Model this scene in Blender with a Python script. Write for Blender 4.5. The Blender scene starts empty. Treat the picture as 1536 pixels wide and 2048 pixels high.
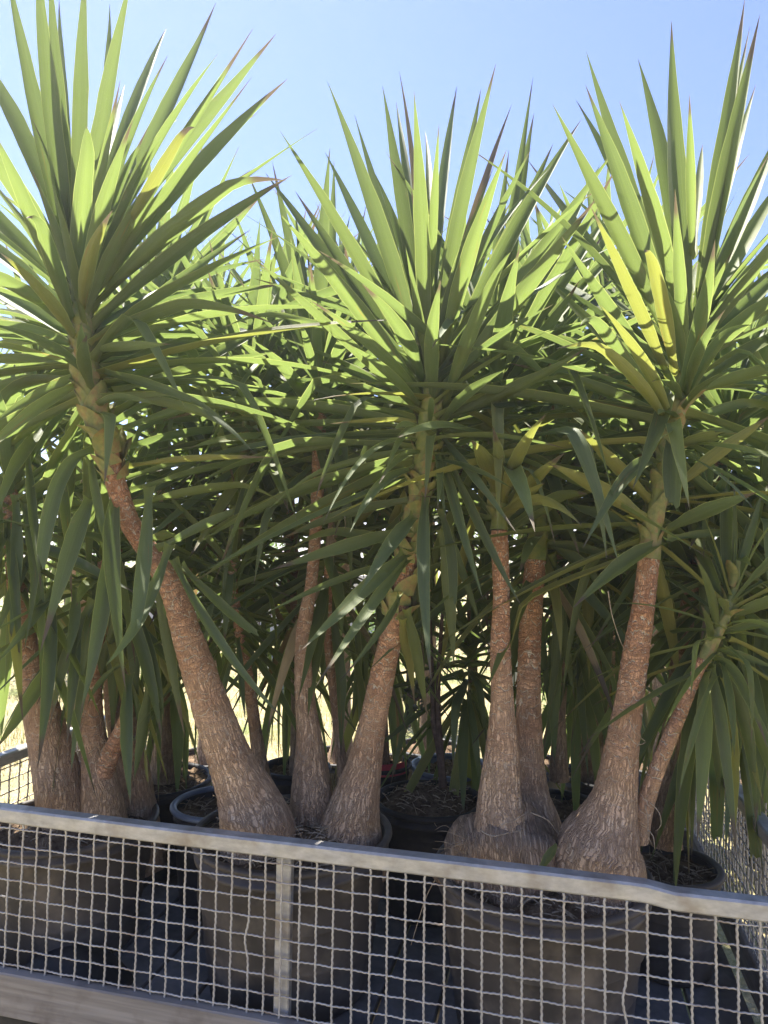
import bpy, math, random
from mathutils import Vector, Matrix, noise
R = math.radians
random.seed(7)
S = bpy.context.scene
C = S.collection

# ------------------------------------------------------------------ camera
F = 1380.0                      # focal length in photo pixels (1536 wide)
EYE = Vector((0, 0, 1.6))
PITCH = math.atan(80 / F); ROLL = 0.012
fw = Vector((0, math.cos(PITCH), math.sin(PITCH)))
r0 = Vector((1, 0, 0)); u0 = Vector((0, -math.sin(PITCH), math.cos(PITCH)))
CR = r0 * math.cos(ROLL) + u0 * math.sin(ROLL)
CU = -r0 * math.sin(ROLL) + u0 * math.cos(ROLL)
cd = bpy.data.cameras.new('camera'); cam = bpy.data.objects.new('camera', cd); C.objects.link(cam)
m = Matrix((CR, CU, -fw)).transposed().to_4x4(); m.translation = EYE
cam.matrix_world = m
cd.sensor_fit = 'HORIZONTAL'; cd.sensor_width = 36; cd.lens = 36 * F / 1536
cd.clip_start = 0.05; cd.clip_end = 2000
S.camera = cam
# ------------------------------------------------------------------ light
SUN_EL, SUN_AZ = 61.0, -34.0      # azimuth from +Y, negative = left
w = bpy.data.worlds.new('World'); S.world = w; w.use_nodes = True
nt = w.node_tree; bg = nt.nodes['Background']
sky = nt.nodes.new('ShaderNodeTexSky'); sky.sky_type = 'NISHITA'; sky.sun_disc = False
sky.sun_elevation = R(SUN_EL); sky.sun_rotation = R(SUN_AZ)
sky.air_density = 1.0; sky.dust_density = 0.1; sky.ozone_density = 5.0
wb = nt.nodes.new('ShaderNodeMix'); wb.data_type = 'RGBA'; wb.blend_type = 'MULTIPLY'; wb.inputs[0].default_value = 1
wb.inputs[7].default_value = (0.90, 0.77, 0.90, 1)      # camera white balance of the clear sky
nt.links.new(sky.outputs[0], wb.inputs[6]); nt.links.new(wb.outputs[2], bg.inputs[0]); bg.inputs[1].default_value = 0.0500
sl = bpy.data.lights.new('sun', 'SUN'); sl.energy = 3.1; sl.angle = R(0.5); sl.color = (1, 0.95, 0.86)
so = bpy.data.objects.new('sun', sl); C.objects.link(so)
sd = Vector((math.sin(R(SUN_AZ)) * math.cos(R(SUN_EL)), math.cos(R(SUN_AZ)) * math.cos(R(SUN_EL)), math.sin(R(SUN_EL))))
so.rotation_euler = sd.to_track_quat('Z', 'Y').to_euler()
S.view_settings.view_transform = 'Standard'; S.view_settings.look = 'None'
S.view_settings.exposure = 2.7; S.view_settings.gamma = 1
S.view_settings.use_curve_mapping = False
S.render.engine = 'CYCLES'
S.cycles.max_bounces = 10; S.cycles.transmission_bounces = 6; S.cycles.diffuse_bounces = 6


def P(px, py, Y):
    d = CR * (px - 768) - CU * (py - 1024) + fw * F
    return EYE + d * (Y / d.y)


# ------------------------------------------------------------------ node helpers
def mat(name):
    m = bpy.data.materials.new(name); m.use_nodes = True
    return m, m.node_tree, m.node_tree.nodes['Principled BSDF']


class G:
    def __init__(s, nt): s.nt = nt
    def n(s, t, ins=None, **kw):
        x = s.nt.nodes.new('ShaderNode' + t)
        for k, v in kw.items(): setattr(x, k, v)
        for k, v in (ins or {}).items(): s.set(x.inputs[k], v)
        return x
    def set(s, i, v):
        if isinstance(v, bpy.types.NodeSocket): s.nt.links.new(v, i)
        elif isinstance(v, bpy.types.Node): s.nt.links.new(v.outputs[0], i)
        else: i.default_value = v
    def math(s, op, a, b=0.0, c=None, clamp=False):
        x = s.n('Math', {0: a, 1: b}, operation=op, use_clamp=clamp)
        if c is not None: s.set(x.inputs[2], c)
        return x.outputs[0]
    def mix(s, f, a, b, mode='MIX'):
        x = s.n('Mix', data_type='RGBA', blend_type=mode)
        s.set(x.inputs[0], f)
        for i, v in ((6, a), (7, b)):
            s.set(x.inputs[i], (*v, 1) if isinstance(v, tuple) and len(v) == 3 else v)
        return x.outputs[2]
    def ramp(s, f, stops):
        x = s.n('ValToRGB'); s.set(x.inputs[0], f); e = x.color_ramp.elements
        while len(e) < len(stops): e.new(0.5)
        for el, (p, c) in zip(e, stops):
            el.position = p; el.color = (*c, 1) if isinstance(c, tuple) else (c, c, c, 1)
        return x.outputs[0]
    def mapr(s, v, a, b, c=0.0, d=1.0):
        x = s.n('MapRange', {0: v, 1: a, 2: b, 3: c, 4: d}); return x.outputs[0]
    def mapping(s, vec, sc, loc=None):
        x = s.n('Mapping', {'Vector': vec, 'Scale': sc})
        if loc is not None: s.set(x.inputs['Location'], loc)
        return x.outputs[0]
    def noise(s, vec, sc, det=3.0, rough=0.55, dist=0.0):
        x = s.n('TexNoise', {'Scale': sc, 'Detail': det, 'Roughness': rough, 'Distortion': dist})
        if vec is not None: s.set(x.inputs['Vector'], vec)
        return x.outputs[0]
    def bump(s, h, st, dist=0.01, nrm=None):
        x = s.n('Bump', {'Height': h, 'Strength': st, 'Distance': dist})
        if nrm is not None: s.set(x.inputs['Normal'], nrm)
        return x.outputs[0]


def leaf_material(name, base, yellow, trans, dry=0.0, rough=0.5, tmix=0.46):
    m, nt, b = mat(name); g = G(nt)
    uv = g.n('UVMap').outputs[0]
    sx = g.n('SeparateXYZ', {0: uv}); u, v = sx.outputs[0], sx.outputs[1]
    oi = g.n('ObjectInfo'); rnd = oi.outputs['Random']
    off = g.n('CombineXYZ', {0: g.math('MULTIPLY', rnd, 37.0), 1: g.math('MULTIPLY', rnd, 91.0), 2: rnd}).outputs[0]
    p1 = g.mapping(uv, (42, 0.8, 1), off); stripe = g.noise(p1, 1.0, 4, 0.6)
    p2 = g.mapping(uv, (2.0, 6, 1), off); blot = g.noise(p2, 1.0, 4, 0.6)
    col = g.mix(g.mapr(stripe, 0.3, 0.7), base, yellow)
    col = g.mix(g.mapr(rnd, 0, 1, 0.0, 0.55), col, yellow)
    col = g.mix(g.mapr(blot, 0.35, 0.75, 0, 0.35), col, tuple(c * 0.62 for c in base))
    r2 = g.math('FRACT', g.math('MULTIPLY', rnd, 23.1))
    col = g.mix(g.mapr(r2, 0.55, 1.0, 0, 0.6), col, (0.092, 0.128, 0.082))
    hv = g.n('HueSaturation', {'Color': col, 'Value': g.mapr(g.math('FRACT', g.math('MULTIPLY', rnd, 51.7)), 0, 1, 0.74, 1.22)}); col = hv.outputs[0]
    # pale stiff margin
    eu = g.math('ABSOLUTE', g.math('SUBTRACT', u, 0.5))
    edge = g.mapr(eu, 0.455, 0.485)
    # reddish streaks on a few leaves
    rs = g.math('MULTIPLY', g.mapr(g.noise(g.mapping(uv, (5, 3.2, 1), off), 1.0, 3), 0.63, 0.72), g.mapr(g.math('FRACT', g.math('MULTIPLY', rnd, 7.31)), 0.62, 0.66))
    col = g.mix(g.math('MULTIPLY', rs, 0.55), col, (0.33, 0.15, 0.05))
    # brown spots, scuffs
    sp = g.mapr(g.noise(g.mapping(uv, (9, 70, 1), off), 1.0, 2, 0.7), 0.70, 0.75)
    col = g.mix(g.math('MULTIPLY', sp, 0.6), col, (0.10, 0.07, 0.03))
    dm = g.math('MULTIPLY', g.mapr(g.noise(g.mapping(uv, (3, 16, 1), off), 1.0, 4, 0.65), 0.60, 0.66), g.mapr(eu, 0.20, 0.42))
    col = g.mix(g.math('MULTIPLY', dm, 0.75), col, (0.24, 0.17, 0.09))
    vein = g.noise(g.mapping(uv, (95, 1.2, 1), off), 1.0, 2, 0.5)
    col = g.mix(g.mapr(vein, 0.5, 0.66, 0, 0.35), col, tuple(min(1, c * 1.7) for c in yellow))
    # light dust flecks
    du = g.mapr(g.noise(g.mapping(uv, (30, 260, 1), off), 1.0, 1, 0.5), 0.70, 0.76)
    col = g.mix(g.math('MULTIPLY', du, 0.45), col, (0.42, 0.44, 0.34))
    col = g.mix(g.math('MULTIPLY', edge, 0.7), col, (0.30, 0.33, 0.10))
    # dry brown spine tip, length differs per leaf
    tipn = g.math('ADD', v, g.math('MULTIPLY', g.math('SUBTRACT', stripe, 0.5), 0.12))
    th = g.mapr(g.math('FRACT', g.math('MULTIPLY', rnd, 13.7)), 0, 1, 0.82 - dry, 0.99)
    tip = g.math('MULTIPLY', g.math('SUBTRACT', tipn, th), 22.0, clamp=True)
    col = g.mix(tip, col, (0.15, 0.12, 0.08))
    # yellowish clasping base
    bs = g.mapr(v, 0.0, 0.10, 0.75, 0.0)
    col = g.mix(bs, col, (0.27, 0.29, 0.08))
    nt.links.new(col, b.inputs['Base Color'])
    b.inputs['Roughness'].default_value = rough
    b.inputs['Specular IOR Level'].default_value = 0.27
    rg = g.mapr(blot, 0.3, 0.7, rough - 0.08, rough + 0.16); nt.links.new(rg, b.inputs['Roughness'])
    bm = g.bump(g.math('ADD', g.noise(g.mapping(uv, (40, 0.5, 1), off), 1.0, 3, 0.6), g.math('MULTIPLY', blot, 0.6)), 0.5, 0.002)
    nt.links.new(bm, b.inputs['Normal'])
    tcol = g.mix(g.mapr(stripe, 0.25, 0.75), trans, tuple(c * 0.72 for c in trans))
    tcol = g.mix(tip, tcol, (0.13, 0.10, 0.06)); tcol = g.mix(g.math('MULTIPLY', rs, 0.5), tcol, (0.45, 0.2, 0.05))
    tcol = g.mix(g.math('MULTIPLY', edge, 0.6), tcol, (0.55, 0.6, 0.18))
    tr = g.n('BsdfTranslucent', {'Color': tcol, 'Normal': bm})
    mx = g.n('MixShader', {0: tmix, 1: b.outputs[0], 2: tr.outputs[0]})
    nt.links.new(mx.outputs[0], nt.nodes['Material Output'].inputs[0])
    return m


M = {}
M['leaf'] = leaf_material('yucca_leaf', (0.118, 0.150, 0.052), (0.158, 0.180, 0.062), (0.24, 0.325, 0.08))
M['leaf_dark'] = leaf_material('yucca_leaf_dark', (0.108, 0.142, 0.070), (0.140, 0.164, 0.074), (0.23, 0.32, 0.08), rough=0.46, tmix=0.42)  # slightly darker, cooler green, mostly on hanging and back row leaves
M['leaf_yellow'] = leaf_material('yucca_leaf_yellowing', (0.200, 0.210, 0.060), (0.270, 0.250, 0.080), (0.34, 0.37, 0.07), dry=0.06, tmix=0.42)
M['leaf_dry'] = leaf_material('yucca_leaf_dry', (0.27, 0.19, 0.09), (0.36, 0.27, 0.14), (0.30, 0.20, 0.08), dry=0.3, tmix=0.3, rough=0.7)


def bark_material():
    m, nt, b = mat('yucca_bark'); g = G(nt)
    uv = g.n('UVMap').outputs[0]                       # metres: x round the trunk, y along it
    rise = g.n('Attribute', attribute_name='rise').outputs['Fac']
    off = g.n('ObjectInfo').outputs['Random']
    wob = g.noise(uv, 18, 3)
    wv = g.n('VectorMath', {0: uv, 1: g.n('CombineXYZ', {0: g.math('ADD', g.math('MULTIPLY', wob, 0.020), g.math('MULTIPLY', g.noise(uv, 75, 2), 0.006)), 1: g.math('ADD', g.math('MULTIPLY', g.noise(uv, 13, 2), 0.030), g.math('MULTIPLY', g.noise(g.mapping(uv, (1, 1, 1), (3, 5, 0)), 70, 2), 0.008))}).outputs[0]}, operation='ADD').outputs[0]
    sv = g.n('SeparateXYZ', {0: wv})
    def blocks(vec, bw, rh, ms):
        t = g.n('TexBrick', {'Vector': vec, 'Color1': (1, 1, 1, 1), 'Color2': (0, 0, 0, 1), 'Mortar': (0.5, 0.5, 0.5, 1), 'Scale': 1.0, 'Mortar Size': ms, 'Mortar Smooth': 0.8, 'Bias': 0.0, 'Brick Width': bw, 'Row Height': rh}, offset=0.37, squash=1.0)
        return t.outputs['Color'], g.math('SUBTRACT', 1.0, t.outputs['Fac'])
    lc, lo = blocks(g.n('CombineXYZ', {0: sv.outputs[1], 1: sv.outputs[0]}).outputs[0], 0.021, 0.0085, 0.0011)
    hc, hi = blocks(wv, 0.0105, 0.0145, 0.0011)
    rr = g.mapr(g.math('ADD', rise, g.math('MULTIPLY', g.math('SUBTRACT', g.noise(uv, 14, 2), 0.5), 0.9)), 0.35, 0.6)
    blk = g.n('Mix', {0: rr, 2: lo, 3: hi}).outputs[0]
    streak = g.noise(g.mapping(wv, (150, 17, 1)), 1.0, 5, 0.7)
    def ridge(sc, wd, off):
        q = g.noise(g.mapping(wv, sc, off), 1.0, 3, 0.6)
        return g.mapr(g.math('ABSOLUTE', g.math('SUBTRACT', q, 0.5)), 0.0, wd)
    fis = g.math('MULTIPLY', ridge((82, 9, 1), 0.055, (1, 2, 0)), ridge((140, 20, 1), 0.03, (7, 3, 0)))
    hor = g.math('MULTIPLY', ridge((14, 62, 1), 0.05, (4, 9, 0)), g.mapr(ridge((70, 30, 1), 0.05, (2, 2, 0)), 0, 1, 0.4, 1))
    fine = g.n('Mix', {0: rr, 2: fis, 3: hor}).outputs[0]
    patch = g.mapr(g.noise(uv, 17, 3), 0.36, 0.62)
    blk = g.math('SUBTRACT', 1.0, g.math('MULTIPLY', g.math('SUBTRACT', 1.0, blk), g.math('MULTIPLY', patch, 0.75)))
    crack = g.math('MULTIPLY', blk, g.mapr(fine, 0, 1, 0.25, 1.0))
    cell = g.n('SeparateXYZ', {0: g.mix(rr, lc, hc)}).outputs[0]
    cell = g.math('ADD', g.math('MULTIPLY', g.math('MULTIPLY', cell, patch), 0.35), g.math('MULTIPLY', streak, 0.75))
    big = g.noise(uv, 9, 4)
    base_lo = g.mix(g.mapr(big, 0.3, 0.7), (0.46, 0.31, 0.20), (0.63, 0.46, 0.31))
    base_hi = g.mix(g.mapr(big, 0.3, 0.7), (0.50, 0.235, 0.125), (0.66, 0.37, 0.215))
    col = g.mix(g.mapr(rise, 0.2, 0.8), base_lo, base_hi)
    col = g.mix(g.mapr(cell, 0.55, 0.72, 0, 0.55), col, (0.66, 0.55, 0.42))
    col = g.mix(g.mapr(cell, 0.42, 0.22, 0, 0.45), col, (0.20, 0.13, 0.09))
    col = g.mix(g.mapr(crack, 1, 0, 0, 0.62), col, (0.12, 0.07, 0.045))
    # pale torn rims of old leaf scars, mostly on the upper trunk
    yv = g.n('SeparateXYZ', {0: uv})
    ph = g.math('ADD', g.math('MULTIPLY', yv.outputs[1], 34.0), g.math('MULTIPLY', g.noise(g.mapping(uv, (26, 12, 1)), 1.0, 2), 3.4))
    saw = g.math('ABSOLUTE', g.math('SUBTRACT', g.math('FRACT', ph), 0.5))
    line = g.mapr(saw, 0.10, 0.02)
    gate = g.math('MULTIPLY', g.mapr(g.noise(g.mapping(uv, (22, 40, 1)), 1.0, 2), 0.44, 0.52), g.mapr(rise, 0.2, 0.55))
    scar = g.math('MULTIPLY', line, gate)
    col = g.mix(g.math('MULTIPLY', scar, 0.95), col, (0.74, 0.62, 0.47))
    # patchy darker brown towards the foot
    col = g.mix(g.math('MULTIPLY', g.mapr(rise, 0.12, 0.0), g.mapr(g.noise(uv, 30, 4), 0.4, 0.7, 0.2, 0.7)), col, (0.10, 0.07, 0.05))
    nt.links.new(col, b.inputs['Base Color']); b.inputs['Roughness'].default_value = 0.85
    b.inputs['Specular IOR Level'].default_value = 0.2
    h = g.math('ADD', g.math('MULTIPLY', crack, 1.0), g.math('ADD', g.math('MULTIPLY', cell, 0.35), g.math('ADD', g.math('MULTIPLY', scar, 0.9), g.math('MULTIPLY', g.noise(uv, 220, 3), 0.35))))
    nt.links.new(g.bump(h, 1.0, 0.006), b.inputs['Normal'])
    return m


M['bark'] = bark_material()


def simple(name, c1, c2, scale=20, rough=0.8, spec=0.3, metal=0.0, bump=0.3, bd=0.003, c3=None, sc3=3, coord='Object', stretch=(1, 1, 1), lo=0.35, hi=0.65):
    m, nt, b = mat(name); g = G(nt)
    tc = g.n('TexCoord').outputs[coord]; v = g.mapping(tc, stretch)
    n1 = g.noise(v, scale, 5, 0.6)
    col = g.mix(g.mapr(n1, lo, hi), c1, c2)
    if c3: col = g.mix(g.mapr(g.noise(tc, sc3, 4, 0.6), 0.48, 0.68, 0, 0.85), col, c3)
    nt.links.new(col, b.inputs['Base Color'])
    nt.links.new(g.mapr(g.noise(v, scale * 0.7, 3), 0.3, 0.7, rough - 0.1, min(1, rough + 0.1)), b.inputs['Roughness'])
    b.inputs['Specular IOR Level'].default_value = spec; b.inputs['Metallic'].default_value = metal
    nt.links.new(g.bump(g.noise(v, scale * 2.5, 4, 0.65), bump, bd), b.inputs['Normal'])
    return m


M['stem'] = simple('green_stem', (0.10, 0.14, 0.035), (0.20, 0.20, 0.05), 30, 0.5, c3=(0.24, 0.16, 0.07), sc3=14)
M['scale'] = simple('clasping_leaf_base', (0.13, 0.15, 0.05), (0.24, 0.22, 0.075), 45, 0.6, c3=(0.22, 0.12, 0.06), sc3=30, bump=0.6)
M['zinc'] = simple('weathered_zinc', (0.36, 0.345, 0.32), (0.50, 0.48, 0.45), 26, 0.5, 0.5, 0.35, 0.25, 0.001, c3=(0.25, 0.21, 0.17), sc3=8, stretch=(1, 1, 2.5))
M['wire'] = simple('galvanised_wire', (0.37, 0.345, 0.31), (0.50, 0.47, 0.42), 60, 0.5, 0.5, 0.25, 0.2, 0.0006, c3=(0.25, 0.165, 0.10), sc3=7)
M['board'] = simple('weathered_side_board', (0.19, 0.165, 0.14), (0.31, 0.275, 0.235), 9, 0.7, 0.3, 0.0, 0.5, 0.002, c3=(0.13, 0.10, 0.08), sc3=7, stretch=(0.25, 0.25, 6))
M['plank'] = simple('dirty_floor_plank', (0.14, 0.138, 0.14), (0.25, 0.24, 0.23), 12, 0.85, 0.12, 0, 0.5, 0.003, c3=(0.14, 0.115, 0.09), sc3=4)
M['pot'] = simple('dusty_black_plastic', (0.044, 0.038, 0.035), (0.085, 0.071, 0.062), 7, 0.55, 0.45, 0, 0.15, 0.002, c3=(0.19, 0.155, 0.12), sc3=6, stretch=(1, 1, 0.35))
M['pot_black'] = simple('black_plastic', (0.018, 0.018, 0.020), (0.035, 0.034, 0.035), 9, 0.6, 0.3, 0, 0.1, 0.001, c3=(0.07, 0.06, 0.05), sc3=8)
M['pot_grey'] = simple('grey_blue_plastic', (0.13, 0.16, 0.22), (0.19, 0.23, 0.30), 9, 0.45, 0.5, 0, 0.1, 0.001)
M['soil'] = simple('potting_soil', (0.07, 0.045, 0.028), (0.20, 0.14, 0.09), 55, 0.95, 0.1, 0, 1.0, 0.012, c3=(0.28, 0.20, 0.13), sc3=12)
M['fibre'] = simple('dry_root_fibre', (0.22, 0.16, 0.10), (0.42, 0.34, 0.24), 80, 0.9, 0.1)
M['darkstem'] = simple('dark_sapling_bark', (0.06, 0.042, 0.034), (0.11, 0.08, 0.065), 60, 0.85, 0.2)
M['jade'] = simple('dark_round_leaf', (0.035, 0.055, 0.03), (0.07, 0.075, 0.045), 40, 0.4, 0.5)
M['red'] = simple('red_label_plastic', (0.55, 0.05, 0.07), (0.65, 0.08, 0.10), 30, 0.4)
M['teal'] = simple('turquoise_plastic', (0.05, 0.42, 0.30), (0.08, 0.50, 0.38), 30, 0.4)
M['white'] = simple('pale_sack', (0.55, 0.54, 0.52), (0.70, 0.69, 0.67), 20, 0.6)
M['wall'] = simple('pale_render', (0.50, 0.48, 0.46), (0.60, 0.58, 0.55), 5, 0.9, 0.1)
M['petal'] = simple('white_petal', (0.72, 0.72, 0.68), (0.8, 0.8, 0.76), 30, 0.7)


def ground_material():
    m, nt, b = mat('dry_grass_ground'); g = G(nt)
    tc = g.n('TexCoord').outputs['Object']
    n1 = g.noise(tc, 1.3, 6, 0.65); n2 = g.noise(tc, 26, 5, 0.7); n3 = g.noise(tc, 0.5, 3)
    col = g.mix(g.mapr(n2, 0.35, 0.65), (0.27, 0.22, 0.11), (0.47, 0.39, 0.22))
    col = g.mix(g.mapr(n1, 0.48, 0.62, 0, 0.75), col, (0.12, 0.17, 0.045))
    col = g.mix(g.mapr(n3, 0.5, 0.7, 0, 0.5), col, (0.40, 0.31, 0.20))
    nt.links.new(col, b.inputs['Base Color']); b.inputs['Roughness'].default_value = 0.95
    b.inputs['Specular IOR Level'].default_value = 0.1
    nt.links.new(g.bump(n2, 0.8, 0.04), b.inputs['Normal'])
    return m


M['ground'] = ground_material()
def foliage_mat(name, c1, c2, tr):
    m, nt, b = mat(name); g = G(nt)
    n = g.noise(g.n('TexCoord').outputs['Object'], 9, 4)
    col = g.mix(g.mapr(n, 0.35, 0.65), c1, c2); nt.links.new(col, b.inputs['Base Color'])
    b.inputs['Roughness'].default_value = 0.5
    t = g.n('BsdfTranslucent', {'Color': (*tr, 1)}); x = g.n('MixShader', {0: 0.4, 1: b.outputs[0], 2: t.outputs[0]})
    nt.links.new(x.outputs[0], nt.nodes['Material Output'].inputs[0]); return m
M['shrub'] = foliage_mat('shrub_leaf', (0.05, 0.10, 0.03), (0.10, 0.15, 0.04), (0.22, 0.36, 0.06))
M['grassblade'] = foliage_mat('straw_blade', (0.28, 0.235, 0.11), (0.15, 0.20, 0.055), (0.24, 0.23, 0.08))


# ------------------------------------------------------------------ object helpers
def tag(o, label=None, cat=None, group=None, kind=None):
    for k, v in (('label', label), ('category', cat), ('group', group), ('kind', kind)):
        if v: o[k] = v
    return o
def empty(name, loc, label, cat, group=None):
    o = bpy.data.objects.new(name, None); o.location = loc; o.empty_display_size = 0.1
    C.objects.link(o); return tag(o, label, cat, group)
def link(name, me, parent=None, loc=None):
    o = bpy.data.objects.new(name, me); C.objects.link(o)
    if parent: o.parent = parent
    if loc is not None: o.location = loc
    return o
def mesh(name, vs, fs, m, uvs=None, smooth=True, attr=None):
    me = bpy.data.meshes.new(name); me.from_pydata([tuple(v) for v in vs], [], fs)
    me.materials.append(m)
    if smooth: me.polygons.foreach_set('use_smooth', [True] * len(me.polygons))
    if uvs:
        l = me.uv_layers.new(name='UVMap'); flat = []
        if len(uvs) == len(vs):
            for p in me.polygons:
                for vi in p.vertices: flat += uvs[vi]
        else:
            for q in uvs: flat += q
        l.data.foreach_set('uv', flat)
    if attr:
        a = me.attributes.new('rise', 'FLOAT', 'POINT'); a.data.foreach_set('value', attr)
    me.update(); return me


def box_vf(a, b):
    x0, y0, z0 = a; x1, y1, z1 = b
    v = [(x0, y0, z0), (x1, y0, z0), (x1, y1, z0), (x0, y1, z0), (x0, y0, z1), (x1, y0, z1), (x1, y1, z1), (x0, y1, z1)]
    f = [(0, 3, 2, 1), (4, 5, 6, 7), (0, 1, 5, 4), (1, 2, 6, 5), (2, 3, 7, 6), (3, 0, 4, 7)]
    return v, f


def spline(pts, step):
    """Catmull-Rom through tuples (Vector..., radius); returns list of (Vector, r)"""
    out = []
    n = len(pts)
    for i in range(n - 1):
        p0 = pts[max(0, i - 1)]; p1 = pts[i]; p2 = pts[i + 1]; p3 = pts[min(n - 1, i + 2)]
        L = (p2[0] - p1[0]).length; k = max(1, int(L / step))
        for j in range(k):
            t = j / k
            def cr(a, b, c, d):
                return 0.5 * ((2 * b) + (c - a) * t + (2 * a - 5 * b + 4 * c - d) * t * t + (3 * b - a - 3 * c + d) * t ** 3)
            out.append((cr(p0[0], p1[0], p2[0], p3[0]), max(0.001, cr(p0[1], p1[1], p2[1], p3[1]))))
    out.append((pts[-1][0].copy(), pts[-1][1]))
    return out


def frames(path):
    """tangent, side, up for every point of a path of Vectors"""
    out = []; s = None
    for i in range(len(path)):
        t = (path[min(i + 1, len(path) - 1)] - path[max(i - 1, 0)]).normalized()
        if s is None:
            s = t.cross(Vector((0, 1, 0.01)));  s.normalize()
        s = (s - t * s.dot(t)).normalized(); out.append((t, s, s.cross(t)))
    return out


def trunk_mesh(pts, origin, seg=40, step=0.009, rise0=0.0, rise1=1.0, rough=1.0, seed=0, cap=True):
    sp = spline(pts, step); path = [p for p, r in sp]; fr = frames(path)
    vs, uv, at, fs = [], [], [], []; L = 0; n = len(sp); ml = sum((path[i + 1] - path[i]).length for i in range(n - 1))
    rm = sum(r for p, r in sp) / n
    for i, (p, r) in enumerate(sp):
        if i: L += (p - path[i - 1]).length
        ri = rise0 + (rise1 - rise0) * L / ml
        t, s, u = fr[i]
        for k in range(seg + 1):
            a = 2 * math.pi * k / seg
            ca, sa = math.cos(a), math.sin(a)
            nz = noise.noise(Vector((ca * 2.2, sa * 2.2, L * 6 + seed * 7)))
            n2 = noise.noise(Vector((ca * 5, sa * 5, L * 16 + seed * 3)))
            ring = ((L / 0.029 + 0.8 * noise.noise(Vector((ca * 1.5, sa * 1.5, L * 20 + seed)))) % 1.0)
            ridge = max(0, 1 - ri * 2) * 0.05 * math.sin(a * 9 + 3 * nz + seed) * (r / (r + 0.03))
            rr = r * (1 + rough * (0.055 * nz + 0.022 * n2 + ridge + 0.065 * (ring - 0.5) * min(1, ri * 1.6)))
            vs.append(p + (s * ca + u * sa) * rr - origin); uv.append((a * max(rm, 0.02), L + seed * 1.7)); at.append(ri)
    w_ = seg + 1
    for i in range(n - 1):
        for k in range(seg):
            a = i * w_ + k; fs.append((a, a + 1, a + w_ + 1, a + w_))
    if cap: fs.append(tuple((n - 1) * w_ + k for k in range(seg)))
    return mesh('trunk', vs, fs, M['bark'], uv, attr=at)


def tube(pts, rad, m, origin=Vector(), seg=8, name='tube', taper=None):
    fr = frames(pts); vs, fs = [], []
    for i, p in enumerate(pts):
        t, s, u = fr[i]; r = rad if taper is None else rad * (1 - taper * i / (len(pts) - 1))
        for k in range(seg):
            a = 2 * math.pi * k / seg; vs.append(p + (s * math.cos(a) + u * math.sin(a)) * r - origin)
    for i in range(len(pts) - 1):
        for k in range(seg): fs.append((i * seg + k, i * seg + (k + 1) % seg, (i + 1) * seg + (k + 1) % seg, (i + 1) * seg + k))
    fs.append(tuple(range(seg - 1, -1, -1))); fs.append(tuple((len(pts) - 1) * seg + k for k in range(seg)))
    return mesh(name, vs, fs, m)


def lathe(prof, m, seg=64, name='body', wob=0.0, seed=0):
    vs, fs = [], []
    for r, z in prof:
        for k in range(seg):
            a = 2 * math.pi * k / seg
            rr = r * (1 + wob * noise.noise(Vector((math.cos(a) * 1.2, math.sin(a) * 1.2, z * 3 + seed * 5))))
            vs.append((rr * math.cos(a), rr * math.sin(a), z))
    for i in range(len(prof) - 1):
        for k in range(seg): fs.append((i * seg + k, i * seg + (k + 1) % seg, (i + 1) * seg + (k + 1) % seg, (i + 1) * seg + k))
    return mesh(name, vs, fs, m)


# ------------------------------------------------------------------ leaves
WP = [(0, .95), (.03, .72), (.09, .52), (.2, .72), (.32, .94), (.43, 1), (.56, .91), (.70, .68), (.83, .40), (.93, .16), (1, .012)]
def wprof(t, blunt=False):
    if blunt: t = t * 0.72
    for (a, x), (b, y) in zip(WP, WP[1:]):
        if t <= b: 
            k = (t - a) / (b - a); return x + (y - x) * k
    return WP[-1][1]


def leaf_mesh(path, width, sides, m, fold=0.30, blunt=False, ripple=0.0, seed=0):
    """path: list of Vectors from base to tip (base at origin); sides: side vector for every point"""
    n = len(path); vs, uv, fs = [], [], []
    US = (-1, -0.5, 0, 0.5, 1)
    for i, p in enumerate(path):
        t = i / (n - 1)
        T = (path[min(i + 1, n - 1)] - path[max(i - 1, 0)]).normalized()
        s = sides[i]; s = (s - T * s.dot(T)).normalized(); nn = T.cross(s)
        if nn.z < 0 and False: nn = -nn
        w = wprof(t, blunt) * width / 2
        fo = fold * (1.5 - t * 0.9) if t < 0.15 else fold * (1.3 - t)
        for u in US:
            rp = ripple * noise.noise(Vector((t * 9, u + seed, seed * 3.1))) if abs(u) == 1 else 0
            cut = 0
            if blunt and i == n - 1: cut = random.uniform(-0.03, 0.02)
            vs.append(p + s * (u * w * (1 + rp)) + nn * (abs(u) ** 1.5 * w * fo + rp * w * 0.6) + T * cut)
            uv.append((u * 0.5 + 0.5, t if not blunt else t * 0.8))
    for i in range(n - 1):
        for k in range(4):
            a = i * 5 + k; fs.append((a, a + 1, a + 6, a + 5))
    return mesh('leaf', vs, fs, m, uv)


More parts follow.
